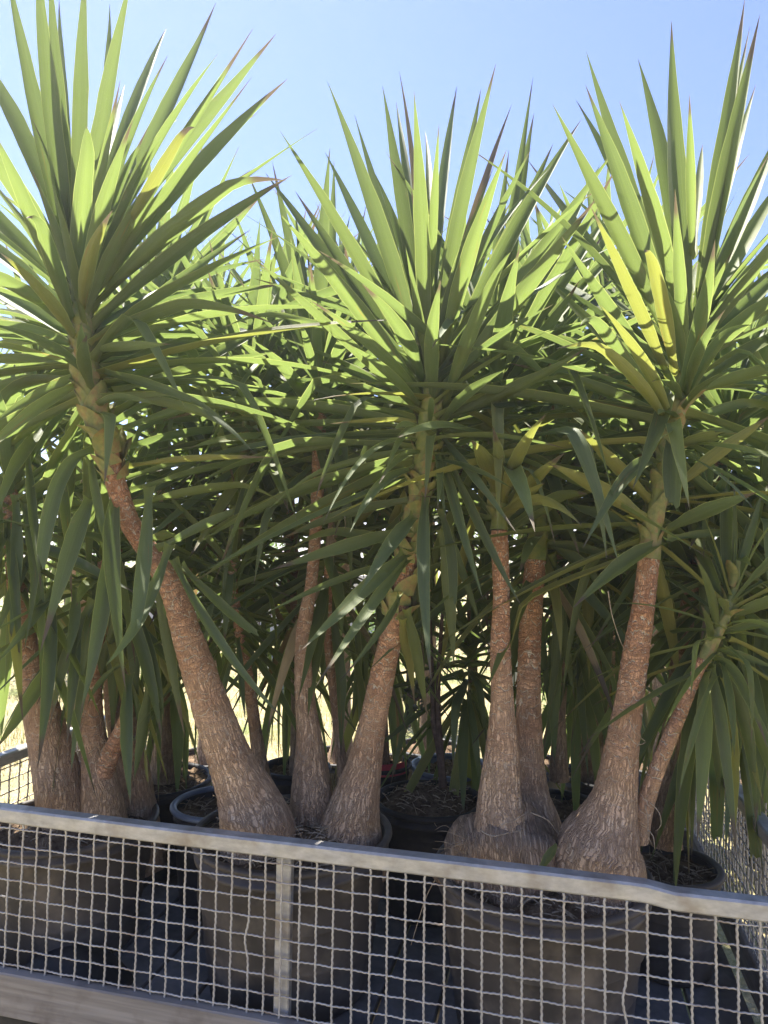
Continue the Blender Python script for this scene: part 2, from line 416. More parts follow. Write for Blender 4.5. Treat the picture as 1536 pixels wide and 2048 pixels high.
# pool of leaves: base at the origin, pointing along +X at a given elevation
POOL = {}
def pool_leaf(elev, kind, matn):
    b = max(-80, min(85, int(round(elev / 11.0)) * 11)); key = (b, kind, matn)
    if key in POOL: return POOL[key]
    rs = random.Random(hash((b, kind)) & 0xffff)
    e = R(b + rs.uniform(-3, 3)); n = 15; pts = [Vector((0, 0, 0))]
    droop = R(rs.uniform(6, 22)) * (1.0 if b > 30 else 1.7)
    if b < 0: droop = R(rs.uniform(8, 22))
    side_bend = rs.uniform(-0.22, 0.22); kink = None
    if kind >= 4: kink = rs.uniform(0.25, 0.6); 
    e0 = e; start = min(R(85), e + R(28)) if b < 55 else e
    for i in range(1, n):
        t = i / (n - 1)
        a = start + (e0 - start) * min(1, t * 7) - droop * t ** 1.4
        if kink and t > kink: a -= R(min(75, 60 + b * 0.6) * min(1, (t - kink) * 9))
        a = max(a, R(-88))
        az = side_bend * t
        pts.append(pts[-1] + Vector((math.cos(a) * math.cos(az), math.cos(a) * math.sin(az), math.sin(a))) / (n - 1))
    tw = rs.uniform(-0.7, 0.7); tw0 = rs.uniform(-0.4, 0.4); sides = []
    for i in range(n):
        T = (pts[min(i + 1, n - 1)] - pts[max(i - 1, 0)]).normalized()
        s = Vector((0, 1, 0)); sides.append(Matrix.Rotation(tw0 + tw * i / (n - 1), 3, T) @ s)
    me = leaf_mesh(pts, 0.060, sides, M[matn], fold=rs.uniform(0.35, 0.9), blunt=(kind == 3 and rs.random() < 0.2), ripple=0.12, seed=kind)
    POOL[key] = me; return me


def crown(root, tip, axis, n, L, zone=0.34, th0=3, th1=125, mats=('leaf', 'leaf', 'leaf_dark'), azr=None, seed=1, path=None, w=1.0, pw=0.85):
    """leaves set in a spiral down the last `zone` metres below `tip`"""
    rs = random.Random(seed); axis = axis.normalized(); ro = root.location
    q = Vector((0, 0, 1)).rotation_difference(axis)
    for i in range(n):
        t = (i + 0.5) / n
        th = R(th0 + (th1 - th0) * t ** pw + rs.uniform(-7, 7)); az = i * 2.39996 + rs.uniform(-0.3, 0.3) + seed
        if azr:  # keep to a sector (centre, half width)
            az = azr[0] + rs.uniform(-azr[1], azr[1])
        d = q @ Vector((math.sin(th) * math.cos(az), math.sin(th) * math.sin(az), math.cos(th)))
        if path: 
            k = min(len(path) - 1, int(t * (len(path) - 1))); base = path[k].copy()
        else: base = tip - axis * zone * t
        el = math.degrees(math.asin(max(-1, min(1, d.z)))); a2 = math.atan2(d.y, d.x)
        l = L * (0.62 + 0.38 * min(1, t * 3.5)) * rs.uniform(0.82, 1.12)
        l *= 1 - 0.32 * max(0, -d.y)
        r_ = rs.random(); kind = rs.choice((0, 1, 2, 3)) if (r_ > 0.2 or el > 60) else rs.choice((4, 5))
        mt = rs.choice(mats)
        if t > 0.6 and rs.random() < 0.10: mt = 'leaf_yellow'
        if t > 0.75 and el < -25 and rs.random() < 0.06: mt = 'leaf_dry'
        o = link('leaf', pool_leaf(el, kind, mt), root, base + Vector((math.cos(a2), math.sin(a2), 0)) * 0.012 - ro)
        o.rotation_euler = (rs.uniform(-0.12, 0.12), 0, a2)
        o.scale = (l, l * w * rs.uniform(0.68, 1.0) / max(0.55, l) * 0.88, l)


def hero(root, bx, by, tx, ty, wpx, Y, sgn=0, L=0.86, via=None, mt='leaf', blunt=False, face=0.62, bow=None, fold=None):
    """a leaf whose base and tip are where the photograph shows them; its depth follows from its true length"""
    rs = random.Random(int(bx * 7 + by * 13 + tx * 17 + ty * 29)); ro = root.location
    B = P(bx, by, Y); T0 = P(tx, ty, Y); pl = (T0 - B).length
    if sgn == 0: sgn = rs.choice((-1, 1)) * rs.uniform(0.25, 0.8)
    dz = sgn * (math.sqrt(max(0, L * L - pl * pl)) if pl < L else 0.0)
    dz = max(-0.5, min(0.55, dz)); dz += sgn * 0.06
    T = P(tx, ty, Y + dz)
    D = T - B; l = D.length
    o = Vector((D.x, D.y, 0)); el = math.atan2(D.z, o.length)
    if via: 
        Vv = P(via[0], via[1], Y + dz * 0.45); ctl = Vv * 2 - (B + T) * 0.5
        ctl = Vv + (ctl - Vv) * 0.85
    else:
        if bow is None: bow = 0.05 * math.cos(el) + 0.015
        ctl = (B + T) * 0.5 + Vector((0, 0, 1)) * bow * l + Vector((rs.uniform(-1, 1), rs.uniform(-1, 1), 0)) * 0.028
    n = 17; pts = []
    for i in range(n):
        t = i / (n - 1); pts.append(B * (1 - t) ** 2 + ctl * 2 * t * (1 - t) + T * t * t - B)
    if not via and not blunt and el < 0.5 and rs.random() < 0.30:      # a few blades are folded over or hooked near the tip
        k0 = rs.uniform(0.55, 0.8); q = rs.uniform(0.35, 0.8) * l
        hk = Vector((rs.uniform(-.4, .4), rs.uniform(-.4, .4), -1))
        for i in range(n):
            t = i / (n - 1)
            if t > k0: pts[i] = pts[i] + hk * q * (t - k0) ** 1.5
    sides = []
    wid = wpx * 0.78 / F * (Y + dz * 0.5)
    tw = rs.uniform(-0.35, 0.35)
    hz = o.normalized() if o.length > 0.03 else Vector((rs.uniform(-1, 1), -1, 0)).normalized()
    nat = hz.cross(Vector((0, 0, 1))); 
    view = (B + D * 0.5 - EYE).normalized()
    for i in range(n):
        Tn = (pts[min(i + 1, n - 1)] - pts[max(i - 1, 0)]).normalized()
        ip = Tn.cross(view).normalized()
        s0 = nat if nat.dot(ip) >= 0 else -nat
        s0 = (s0 - Tn * s0.dot(Tn)).normalized()
        s = (s0 * (1 - face) + ip * face).normalized()
        s = Matrix.Rotation(tw * (i / (n - 1) - 0.4), 3, Tn) @ s
        sides.append(s)
    # the channel opens towards the stem side / the sky
    Tn = (pts[9] - pts[7]).normalized(); up = Tn.cross(sides[8])
    inward = Vector((0, 0, 1)) * math.cos(el) - hz * math.sin(el)
    if up.dot(inward) < 0: sides = [-s for s in sides]
    me = leaf_mesh(pts, wid, sides, M[mt], fold=fold if fold is not None else rs.uniform(0.4, 0.95), blunt=blunt, ripple=0.12, seed=rs.random())
    return link('leaf', me, root, B - ro)


def scales(root, pts, spacing=0.022, size=0.05, seed=3):
    """old clasping leaf bases spiralling up a stem; pts: [(Vector, r)]"""
    sp = spline(pts, spacing); rs = random.Random(seed); fr = frames([p for p, r in sp])
    for i, (p, r) in enumerate(sp[:-1]):
        t, s, u = fr[i]
        for rep in range(2):
            a = i * 2.39996 + rep * 3.3 + rs.uniform(-0.2, 0.2)
            d = s * math.cos(a) + u * math.sin(a); e = t.cross(d); sz = size * rs.uniform(0.5, 1.25); pk = rs.uniform(0.0, 0.6)
            vs, fs = [], []
            for j in range(6):
                k = j / 5; ww = r * 1.25 * (1 - k ** 1.8) + 0.001
                for q in (-1, -0.5, 0, 0.5, 1):
                    ang = q * ww / r * 0.95
                    dd = d * math.cos(ang) + e * math.sin(ang)
                    vs.append(dd * (r * (1.03 + 0.04 * rep) + pk * k * k * sz * 1.1) + t * (k * sz * (1 + 0.25 * noise.noise(Vector((q * 2, i, k)))) ))
            for j in range(5):
                for q in range(4): fs.append((j * 5 + q, j * 5 + q + 1, j * 5 + q + 6, j * 5 + q + 5))
            link('leaf_base', mesh('leaf_base', vs, fs, M['scale']), root, p - root.location)


def T3(pts, Y=None):
    """[(px, py, Y, half width px)] -> [(Vector, radius m)]"""
    return [(P(a, b, y), h / F * y) for a, b, y, h in pts]


# ------------------------------------------------------------------ the setting
gv, gf = [], []
xs = [-120, -60, -25, -12] + [i * 0.5 for i in range(-16, 17)] + [12, 25, 60, 120]
ys = [-120, -40, -10] + [i * 0.5 for i in range(-8, 33)] + [20, 30, 60, 150]
for y in ys:
    for x in xs:
        gv.append((x, y, 0.03 * noise.noise(Vector((x * 0.7, y * 0.7, 0))) if abs(x) < 13 and -5 < y < 17 else 0.0))
for j in range(len(ys) - 1):
    for i in range(len(xs) - 1):
        a = j * len(xs) + i; gf.append((a, a + 1, a + len(xs) + 1, a + len(xs)))
tag(link('ground', mesh('ground', gv, gf, M['ground'])), 'dry straw coloured field under and behind the trailer', 'ground', kind='structure')

# grass tufts, one object
rs = random.Random(5); gv, gf = [], []
for i in range(15000):
    if i < 3500: x, y = rs.uniform(-2.6, 0.2), rs.uniform(1.2, 3.4)
    else:
        y = 3.4 + 13 * rs.random() ** 1.6; x = rs.uniform(-0.62, 0.66) * y
    cl = noise.noise(Vector((x * 1.5, y * 1.5, 3)))
    if cl < -0.1 and rs.random() < 0.6: continue
    for b in range(3):
        bx, by = x + rs.uniform(-.03, .03), y + rs.uniform(-.03, .03); h = rs.uniform(0.03, 0.10) * (1 + cl); a = rs.uniform(0, 6.28)
        wx, wy = 0.0028 * math.cos(a), 0.0028 * math.sin(a); lx, ly = rs.uniform(-.05, .05), rs.uniform(-.05, .05)
        z0 = -0.02; k = len(gv)
        gv += [(bx - wx, by - wy, z0), (bx + wx, by + wy, z0), (bx + lx * .4 + wx * .7, by + ly * .4 + wy * .7, h * .6), (bx + lx * .4 - wx * .7, by + ly * .4 - wy * .7, h * .6), (bx + lx, by + ly, h)]
        gf += [(k, k + 1, k + 2, k + 3), (k + 3, k + 2, k + 4)]
tag(link('dry_grass', mesh('dry_grass', gv, gf, M['grassblade'])), 'short dry and green grass blades of the field', 'grass', kind='stuff')

# ------------------------------------------------------------------ the trailer
CF = Vector((0.93, 1.468, 0)); AU = Vector((-0.970, 0.242, 0)).normalized(); AV = Vector((0.242, 0.970, 0)).normalized()
RAIL, FLOOR = 0.884, 0.36; LEN, WID = 2.42, 1.5; CELL = 0.0445
tr = empty('trailer', CF, 'galvanised trailer with crimped wire mesh sides carrying the potted yuccas', 'trailer')
tr.rotation_euler = (0, 0, math.atan2(AU.y, AU.x))     # local +x runs left along the front side, local -y runs away from the viewer
def bar(name, pts, hw, hh, m, parent, warp=0.0, seed=0):
    """box-section bar swept along local points, softly dented, with chamfered edges"""
    vs, fs = [], []; c = 0.12 * min(hw, hh) * 2
    prof = [(-hw + c, -hh), (hw - c, -hh), (hw, -hh + c), (hw, hh - c), (hw - c, hh), (-hw + c, hh), (-hw, hh - c), (-hw, -hh + c)]
    pts = [Vector(p) for p in pts]; L = (pts[-1] - pts[0]).length; d = (pts[-1] - pts[0]).normalized()
    k = max(2, int(L / 0.03)) if warp else 1
    up = Vector((0, 0, 1)) if abs(d.z) < 0.9 else Vector((0, 1, 0)); side = d.cross(up).normalized(); up = side.cross(d).normalized()
    for i in range(k + 1):
        t = i / k; f = t * (len(pts) - 1); j = min(int(f), len(pts) - 2); p = pts[j].lerp(pts[j + 1], f - j)
        w1 = warp * noise.noise(Vector((t * 3 + seed, 1, 0))); w2 = warp * noise.noise(Vector((t * 3 + seed, 7, 0)))
        for x, y in prof: vs.append(p + side * (x + w1) + up * (y + w2))
    for i in range(k):
        for q in range(8): fs.append((i * 8 + q, i * 8 + (q + 1) % 8, (i + 1) * 8 + (q + 1) % 8, (i + 1) * 8 + q))
    fs.append(tuple(range(7, -1, -1))); fs.append(tuple(k * 8 + q for q in range(8)))
    return link(name, mesh(name, vs, fs, m, smooth=False), parent)
def wire_mesh(L, r, vertical, seed, phase=0.0):
    n = int(L / CELL * 3 * 6); rs = random.Random(seed); pts = []
    for i in range(n + 1):
        s = L * i / n; a = 2 * math.pi * s / (CELL / 3)
        big = math.pi * s / CELL + phase
        off = 0.0007 * math.sin(a + phase); oo = 0.0013 * math.cos(big)
        bend = 0.0008 * noise.noise(Vector((s * 5, seed * 3.3, 0)))
        if seed == 99: bend += 0.009 * math.exp(-((s - L * 0.45) / 0.035) ** 2)
        pts.append(Vector((off + bend, oo, s)) if vertical else Vector((s, oo, off + bend)))
    return tube(pts, r, M['wire'], seg=6, name='wire')
def side_panel(A, B, name, z0=0.462, z1=RAIL - 0.038, seed=0, variants=5):
    """mesh panel between two local corner points: each wire is a piece of its own"""
    A, B = Vector(A), Vector(B); d = B - A; L = d.length
    p = bpy.data.objects.new(name, None); C.objects.link(p); p.parent = tr; p.location = A
    p.rotation_euler = (0, 0, math.atan2(d.y, d.x))
    H = z1 - z0; rs = random.Random(seed)
    vm = [wire_mesh(H, 0.0029, True, seed * 10 + k, k * math.pi) for k in range(variants)]
    hm = [wire_mesh(L, 0.0023, False, seed * 10 + 5 + k, k * math.pi) for k in range(variants)]
    n = int(L / CELL)
    for i in range(1, n + 1):
        if i * CELL > L - 0.01: break
        link('wire', wire_mesh(H, 0.0029, True, 99) if (seed == 1 and i in (9, 29)) else vm[(i * 3 + rs.randrange(2)) % variants], p, (i * CELL + rs.uniform(-.0025, .0025), 0, z0))
    k = 0; z = z1 - 0.018
    while z > z0 + 0.01:
        o = link('wire', hm[k % variants], p, (0, 0, z)); k += 1; z -= CELL
        o.rotation_euler = (0, rs.uniform(-0.0012, 0.0012), 0)
    return p
# front
zr = RAIL - 0.02
bar('top_rail', [(-0.05, 0.0, zr), (0.12, 0, zr - 0.004), (0.30, 0, zr - 0.006), (0.36, 0, zr + 0.003), (0.9, 0, zr + 0.002), (1.5, 0, zr), (LEN + 0.02, 0, zr + 0.003)], 0.020, 0.020, M['zinc'], tr, 0.005, 1)
bar('top_rail', [(LEN, -0.021, zr), (LEN, -WID, zr)], 0.020, 0.020, M['zinc'], tr, 0.004, 2)
bar('top_rail', [(0, -0.021, zr), (0, -WID, zr)], 0.020, 0.020, M['zinc'], tr, 0.004, 3)
side_panel((0, 0.012, 0), (LEN, 0.012, 0), 'front_mesh_panel', seed=1)
side_panel((LEN, 0, 0), (LEN, -WID, 0), 'end_mesh_panel', seed=2, variants=3)
side_panel((0, -0.02, 0), (0, -WID, 0), 'end_mesh_panel', seed=3, variants=3)
side_panel((-0.075, -0.02, 0), (-0.075, -WID, 0), 'loading_ramp_mesh', seed=5, variants=3)
for x in (1.205,):
    bar('post', [(x, -0.012, 0.455), (x, -0.012, RAIL - 0.041)], 0.020, 0.012, M['zinc'], tr)
for x, y in ((0.0, -0.012), (LEN, -0.012), (0, -WID), (LEN, -WID)):
    bar('post', [(x, y - 0.012, 0.455), (x, y - 0.012, RAIL - 0.041)], 0.018, 0.010, M['zinc'], tr)
bar('side_board', [(-0.03, 0.018, 0.408), (LEN + 0.03, 0.018, 0.408)], 0.016, 0.056, M['board'], tr, 0.004, 5)
bar('side_board', [(LEN + 0.002, -0.004, 0.408), (LEN + 0.002, -WID, 0.408)], 0.014, 0.055, M['board'], tr, 0.003, 6)
bar('side_board', [(-0.002, -0.004, 0.408), (-0.002, -WID, 0.408)], 0.014, 0.055, M['board'], tr, 0.003, 7)
bar('side_board', [(0.02, -WID - 0.018, 0.408), (LEN - 0.02, -WID - 0.018, 0.408)], 0.014, 0.055, M['board'], tr, 0.003, 8)
pw = 0.166; np_ = int(LEN / pw)
for i in range(np_):
    x = 0.03 + pw * i + pw / 2
    bar('floor_plank', [(x, -0.02, FLOOR - 0.014 + random.uniform(-.002, .002)), (x, -WID + 0.02, FLOOR - 0.014)], pw / 2 - 0.005, 0.013, M['plank'], tr, 0.0, i)
bar('chassis_beam', [(0.05, -0.35, 0.29), (LEN - 0.05, -0.35, 0.29)], 0.03, 0.045, M['board'], tr)
bar('chassis_beam', [(0.05, -1.15, 0.29), (LEN - 0.05, -1.15, 0.29)], 0.03, 0.045, M['board'], tr)
# wheels under the bed
for yy in (0.10, -WID - 0.10):
    prof = [(0.06, -0.06), (0.17, -0.075), (0.215, -0.06), (0.225, 0), (0.215, 0.06), (0.17, 0.075), (0.06, 0.06)]
    wm = lathe(prof, M['pot_black'], 32, 'wheel')
    o = link('wheel', wm, tr, (1.9 if yy > 0 else 1.9, yy if yy < 0 else -0.13, 0.225)); o.rotation_euler = (R(90), 0, 0)
    rim = link('rim', lathe([(0.001, 0.055), (0.06, 0.05), (0.11, 0.03), (0.14, 0.062), (0.16, 0.07)], M['zinc'], 24, 'rim'), o)


# ------------------------------------------------------------------ pots
def pot(px, Y, r, rim_z, label, m='pot', base_z=FLOOR, soil_drop=0.035, X=None, mound=0.0, seed=0, tilt=0, fib=120, rimm=None, soilm='soil', group=None, fat=1.0):
    c = P(px, 1104, Y) if X is None else Vector((X, Y, 0)); c.z = base_z + 0.003
    t = empty('plant_pot', c, label, 'pot', group); h = rim_z - c.z
    if tilt: t.rotation_euler = (0, R(tilt), 0)
    b = 0.80
    prof = [(0.001, 0.004), (r * b * 0.97, 0.002), (r * b, 0.012)]
    for k in range(1, 9): prof += [(r * (b + (0.955 - b) * k / 8), h * 0.86 * k / 8)] + ([(r * (b + 0.008 + (0.955 - b) * k / 8), h * (0.86 * k / 8 + 0.008)), (r * (b + 0.008 + (0.955 - b) * k / 8), h * (0.86 * k / 8 + 0.03)), (r * (b + (0.955 - b) * (k / 8 + 0.04)), h * (0.86 * k / 8 + 0.038))] if k in (3, 6) else [])
    prof += [(r * 0.985, h * 0.865), (r * 0.99, h * 0.90), (r * 0.965, h * 0.905), (r * 0.97, h * 0.955)]
    prof += [(r * 0.94, h * 0.958), (r * 0.94, h * 0.6)]
    link('body', lathe(prof, M[m], 64, 'body', 0.02, seed), t)
    rp = []
    for k in range(13):
        a = -math.pi * 0.4 + 2 * math.pi * k / 12
        rp.append((r * 0.985 + 0.012 * fat * math.cos(a), h - 0.010 + 0.010 * fat * math.sin(a)))
    link('rim', lathe(rp, M[rimm or m], 64, 'rim', 0.02, seed), t)
    # soil: rough disc
    vs, fs = [(0, 0, h - soil_drop + mound)], []; ns, nr = 56, 14
    for j in range(1, nr + 1):
        rr = r * 0.935 * j / nr
        for k in range(ns):
            a = 2 * math.pi * k / ns; x, y = rr * math.cos(a), rr * math.sin(a)
            vs.append((x, y, h - soil_drop + mound * (1 - (j / nr) ** 2) + 0.016 * noise.noise(Vector((x * 26, y * 26, seed))) + 0.012 * noise.noise(Vector((x * 70, y * 70, seed)))))
    for k in range(ns): fs.append((0, 1 + k, 1 + (k + 1) % ns))
    for j in range(nr - 1):
        for k in range(ns):
            a = 1 + j * ns + k; a2 = 1 + j * ns + (k + 1) % ns; fs.append((a, a + ns, a2 + ns, a2))
    link('soil', mesh('soil', vs, fs, M[soilm]), t)
    if fib:
        rs = random.Random(seed + 50); vs, fs = [], []
        for i in range(fib):
            a = rs.uniform(0, 6.28); q = r * 0.9 * math.sqrt(rs.random()); x, y = q * math.cos(a), q * math.sin(a)
            z = h - soil_drop + mound * (1 - (q / r) ** 2) + 0.006; l = rs.uniform(0.01, 0.05); b_ = rs.uniform(0, 6.28); up = rs.uniform(-0.2, 0.6) * l; w_ = rs.uniform(0.0008, 0.002)
            dx, dy = math.cos(b_), math.sin(b_); k = len(vs)
            for f in (0, 0.5, 1):
                zz = z + up * f + (0.3 * l * f * (1 - f)); xx = x + dx * l * f; yy = y + dy * l * f
                vs += [(xx - dy * w_, yy + dx * w_, zz), (xx + dy * w_, yy - dx * w_, zz), (xx, yy, zz + w_ * 1.6)]
            for s in (0, 3):
                for e in range(3): fs.append((k + s + e, k + s + (e + 1) % 3, k + s + 3 + (e + 1) % 3, k + s + 3 + e))
        o = link('root_fibres', mesh('root_fibres', vs, fs, M['fibre'], smooth=False), t); o['kind'] = 'stuff'
    return t


pot(165, 2.28, 0.262, 0.735, 'large dusty pot at the left end of the trailer under three brown trunks', seed=1, mound=0.045)
pot(596, 2.075, 0.285, 0.790, 'large dusty pot behind the steel post in the middle of the front mesh', seed=2, tilt=0, fib=420, soil_drop=0.03, mound=0.045)
pot(1081, 1.905, 0.280, 0.765, 'large dark pot at the right of the front row under the swollen trunk base', seed=3, mound=0.03, fib=260)
pot(862, 2.50, 0.19, 0.735, 'black pot with mounded mossy soil and a thin dark sapling', m='pot_black', seed=4, mound=0.05, soil_drop=0.03)
pot(905, 2.95, 0.165, 0.715, 'round pot with blue grey rim behind the mossy black pot', m='pot_grey', seed=5, soilm='soil')
pg = pot(765, 2.95, 0.125, 0.725, 'small black pot with a red label band between the middle trunks', m='pot_black', seed=6, mound=0.03)
pot(455, 2.50, 0.165, 0.715, 'black pot with worn grey rim left of the leaning trunk', m='pot_black', seed=7, rimm='pot_grey')
pot(325, 2.80, 0.215, 0.695, 'wide black pot with sunlit sandy soil behind the left trunks', m='pot_black', seed=8, soil_drop=0.02)
pot(1325, 2.17, 0.155, 0.665, 'dusty brown pot beside the right end mesh', seed=9)
pot(1112, 2.55, 0.16, 0.70, 'black pot hidden behind the pair of trunks on one bulb', m='pot_black', seed=10, fib=40)
pot(1200, 2.90, 0.16, 0.70, 'black pot in the back row left of the right hand trunk', m='pot_black', seed=11, fib=40)
pot(600, 2.96, 0.14, 0.70, 'black pot in the back row behind the two middle trunks', m='pot_black', seed=12, fib=40)
# red label on the small pot
lv, lf = [], []
for i in range(13):
    a = R(200 + 130 * i / 12); 
    for z in (0.335, 0.385): lv.append((0.1285 * math.cos(a), 0.1285 * math.sin(a), z))
for i in range(12): lf.append((2 * i, 2 * i + 2, 2 * i + 3, 2 * i + 1))
link('label_band', mesh('label_band', lv, lf, M['red']), pg)

GR = 'potted yucca trees'
# ------------------------------------------------------------------ yucca 1: leaning trunk, big left crown
y1 = empty('yucca_tree', P(520, 1730, 1.99), 'tall yucca with one thick trunk leaning left out of the middle pot', 'yucca tree', GR)
b1 = T3([(520, 1760, 2.00, 88), (514, 1665, 1.98, 73), (495, 1600, 1.97, 59), (460, 1520, 1.95, 43), (417, 1400, 1.93, 36), (381, 1290, 1.90, 31), (345, 1180, 1.88, 24), (302, 1110, 1.87, 21), (260, 1045, 1.86, 20), (230, 960, 1.83, 20), (210, 890, 1.80, 22)])
link('trunk', trunk_mesh(b1, y1.location, seed=1), y1)
st1 = T3([(212, 892, 1.80, 24), (195, 830, 1.79, 26), (178, 770, 1.78, 24), (168, 700, 1.77, 22), (162, 640, 1.765, 18), (160, 560, 1.76, 8)])
link('stem', trunk_mesh(st1, y1.location, seed=2, rough=0.5), y1).data.materials[0] = M['stem']
scales(y1, T3([(232, 955, 1.83, 25), (212, 890, 1.80, 24), (195, 830, 1.79, 26), (172, 730, 1.78, 24), (164, 640, 1.77, 17)]), 0.021, 0.07, 4)
H1 = [ # base, tip, width px, sign, options
 (150,600,8,-90,46,0,{}),(150,620,72,-130,54,-.5,{}),(152,600,98,-100,40,.5,{}),(150,500,118,-5,26,.8,{}),(156,560,172,-95,42,.5,{}),(190,330,219,8,20,.3,{}),
 (165,560,268,-70,46,-.3,{}),(190,420,333,55,26,.9,{}),(185,520,432,5,46,.4,{}),(230,480,552,68,42,.3,{}),(215,560,575,158,42,.2,{}),(200,400,250,168,20,.6,{}),
 (215,400,356,238,26,.7,{}),(240,480,400,206,32,-.6,{'mt':'leaf_yellow'}),(200,600,562,292,50,-.4,{}),(190,600,521,330,42,.4,{'mt':'leaf_dark'}),
 (140,520,-70,60,52,.3,{}),(140,560,-110,190,52,-.4,{}),(140,600,-150,300,48,.2,{}),(140,630,-150,420,44,.5,{}),(145,650,-140,500,42,-.5,{}),
 (152,640,195,150,52,-.9,{}),(160,640,266,240,42,-.8,{}),(150,660,60,370,42,-.8,{}),(145,640,-20,250,46,-.8,{}),(165,640,225,420,38,-1,{'mt':'leaf_yellow'}),
 (172,690,525,572,36,-.3,{}),(175,680,572,568,34,.3,{}),(175,660,530,518,30,.6,{'mt':'leaf_dark'}),(180,700,500,460,26,.5,{}),(160,690,-70,555,40,.3,{}),
 (160,700,-90,640,38,-.3,{}),(155,690,0,505,36,-.8,{'mt':'leaf_yellow'}),(165,720,-30,590,30,.5,{}),(200,745,472,833,30,-.6,{'bow':.02,'L':.72}),(205,745,505,655,28,.5,{}),
 (230,790,552,705,30,.2,{}),(180,702,342,688,30,-.6,{'L':.6,'bow':.02}),(170,745,-30,850,32,-.2,{}),(160,770,-60,930,36,-.5,{'via':(70,820)}),(160,740,-90,720,36,.2,{}),
 (232,865,560,780,26,.2,{}),(255,935,552,915,20,-.4,{'mt':'leaf_yellow','bow':.04}),(250,960,505,905,22,.3,{}),(262,985,620,905,20,.3,{}),(268,1010,560,965,26,.1,{}),
 (190,800,470,700,34,.6,{}),(215,840,600,620,30,.7,{}),(180,730,430,585,34,.7,{}),(150,760,-60,790,30,.4,{}),(200,790,520,870,30,-.2,{'bow':.08}),
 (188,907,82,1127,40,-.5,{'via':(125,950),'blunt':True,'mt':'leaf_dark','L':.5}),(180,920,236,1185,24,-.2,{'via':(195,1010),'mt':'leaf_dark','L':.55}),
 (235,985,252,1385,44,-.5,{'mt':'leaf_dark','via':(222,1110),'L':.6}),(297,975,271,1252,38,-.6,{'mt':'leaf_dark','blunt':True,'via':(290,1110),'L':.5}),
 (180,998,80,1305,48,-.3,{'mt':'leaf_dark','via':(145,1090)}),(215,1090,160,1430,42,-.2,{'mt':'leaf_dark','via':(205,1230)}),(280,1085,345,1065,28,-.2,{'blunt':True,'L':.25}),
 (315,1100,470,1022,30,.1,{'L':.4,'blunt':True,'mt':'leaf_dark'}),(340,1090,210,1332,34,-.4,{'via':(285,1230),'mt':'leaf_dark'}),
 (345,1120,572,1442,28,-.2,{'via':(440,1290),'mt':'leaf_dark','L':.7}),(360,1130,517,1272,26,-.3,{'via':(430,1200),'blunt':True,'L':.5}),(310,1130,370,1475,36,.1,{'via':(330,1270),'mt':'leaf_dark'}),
]
for bx, by, tx, ty, wp, sg, kw in H1: hero(y1, bx, by, tx, ty, wp, 1.79 if by < 850 else 1.85, sg, **kw)
ax1 = (st1[-1][0] - st1[1][0])
crown(y1, P(160, 560, 1.77), ax1, 50, 0.82, 0.34, 8, 110, seed=11, azr=(R(80), R(105)))

crown(y1, P(163, 610, 1.76), ax1, 16, 0.55, 0.30, 22, 95, seed=31, azr=(R(-90), R(85)))
# ------------------------------------------------------------------ yucca 2: the middle pair
y2 = empty('yucca_tree', P(650, 1690, 2.12), 'yucca whose two trunks form a V behind the centre of the rail', 'yucca tree', GR)
b3 = T3([(690, 1735, 2.08, 82), (699, 1665, 2.06, 62), (711, 1600, 2.04, 47), (731, 1520, 2.02, 33), (747, 1440, 2.00, 27), (767, 1340, 1.97, 24), (791, 1240, 1.93, 22), (810, 1150, 1.91, 19), (826, 1070, 1.89, 17)])
link('trunk', trunk_mesh(b3, y2.location, seed=3), y2)
st3 = T3([(826, 1072, 1.89, 22), (838, 990, 1.87, 21), (848, 910, 1.85, 20), (856, 840, 1.83, 20), (860, 780, 1.82, 14), (862, 700, 1.81, 6)])
link('stem', trunk_mesh(st3, y2.location, seed=4, rough=0.5), y2).data.materials[0] = M['stem']
scales(y2, T3([(790, 1230, 1.93, 28), (815, 1120, 1.90, 24), (838, 990, 1.87, 22), (850, 900, 1.85, 21), (858, 820, 1.83, 19)]), 0.024, 0.06, 5)
b2 = T3([(628, 1725, 2.14, 70), (626, 1640, 2.13, 48), (622, 1560, 2.12, 37), (618, 1480, 2.12, 26), (610, 1400, 2.13, 20), (606, 1320, 2.14, 17), (609, 1250, 2.15, 15), (622, 1170, 2.18, 12), (630, 1080, 2.22, 12), (636, 950, 2.26, 13), (640, 830, 2.30, 13)])
link('trunk', trunk_mesh(b2, y2.location, seed=5), y2)
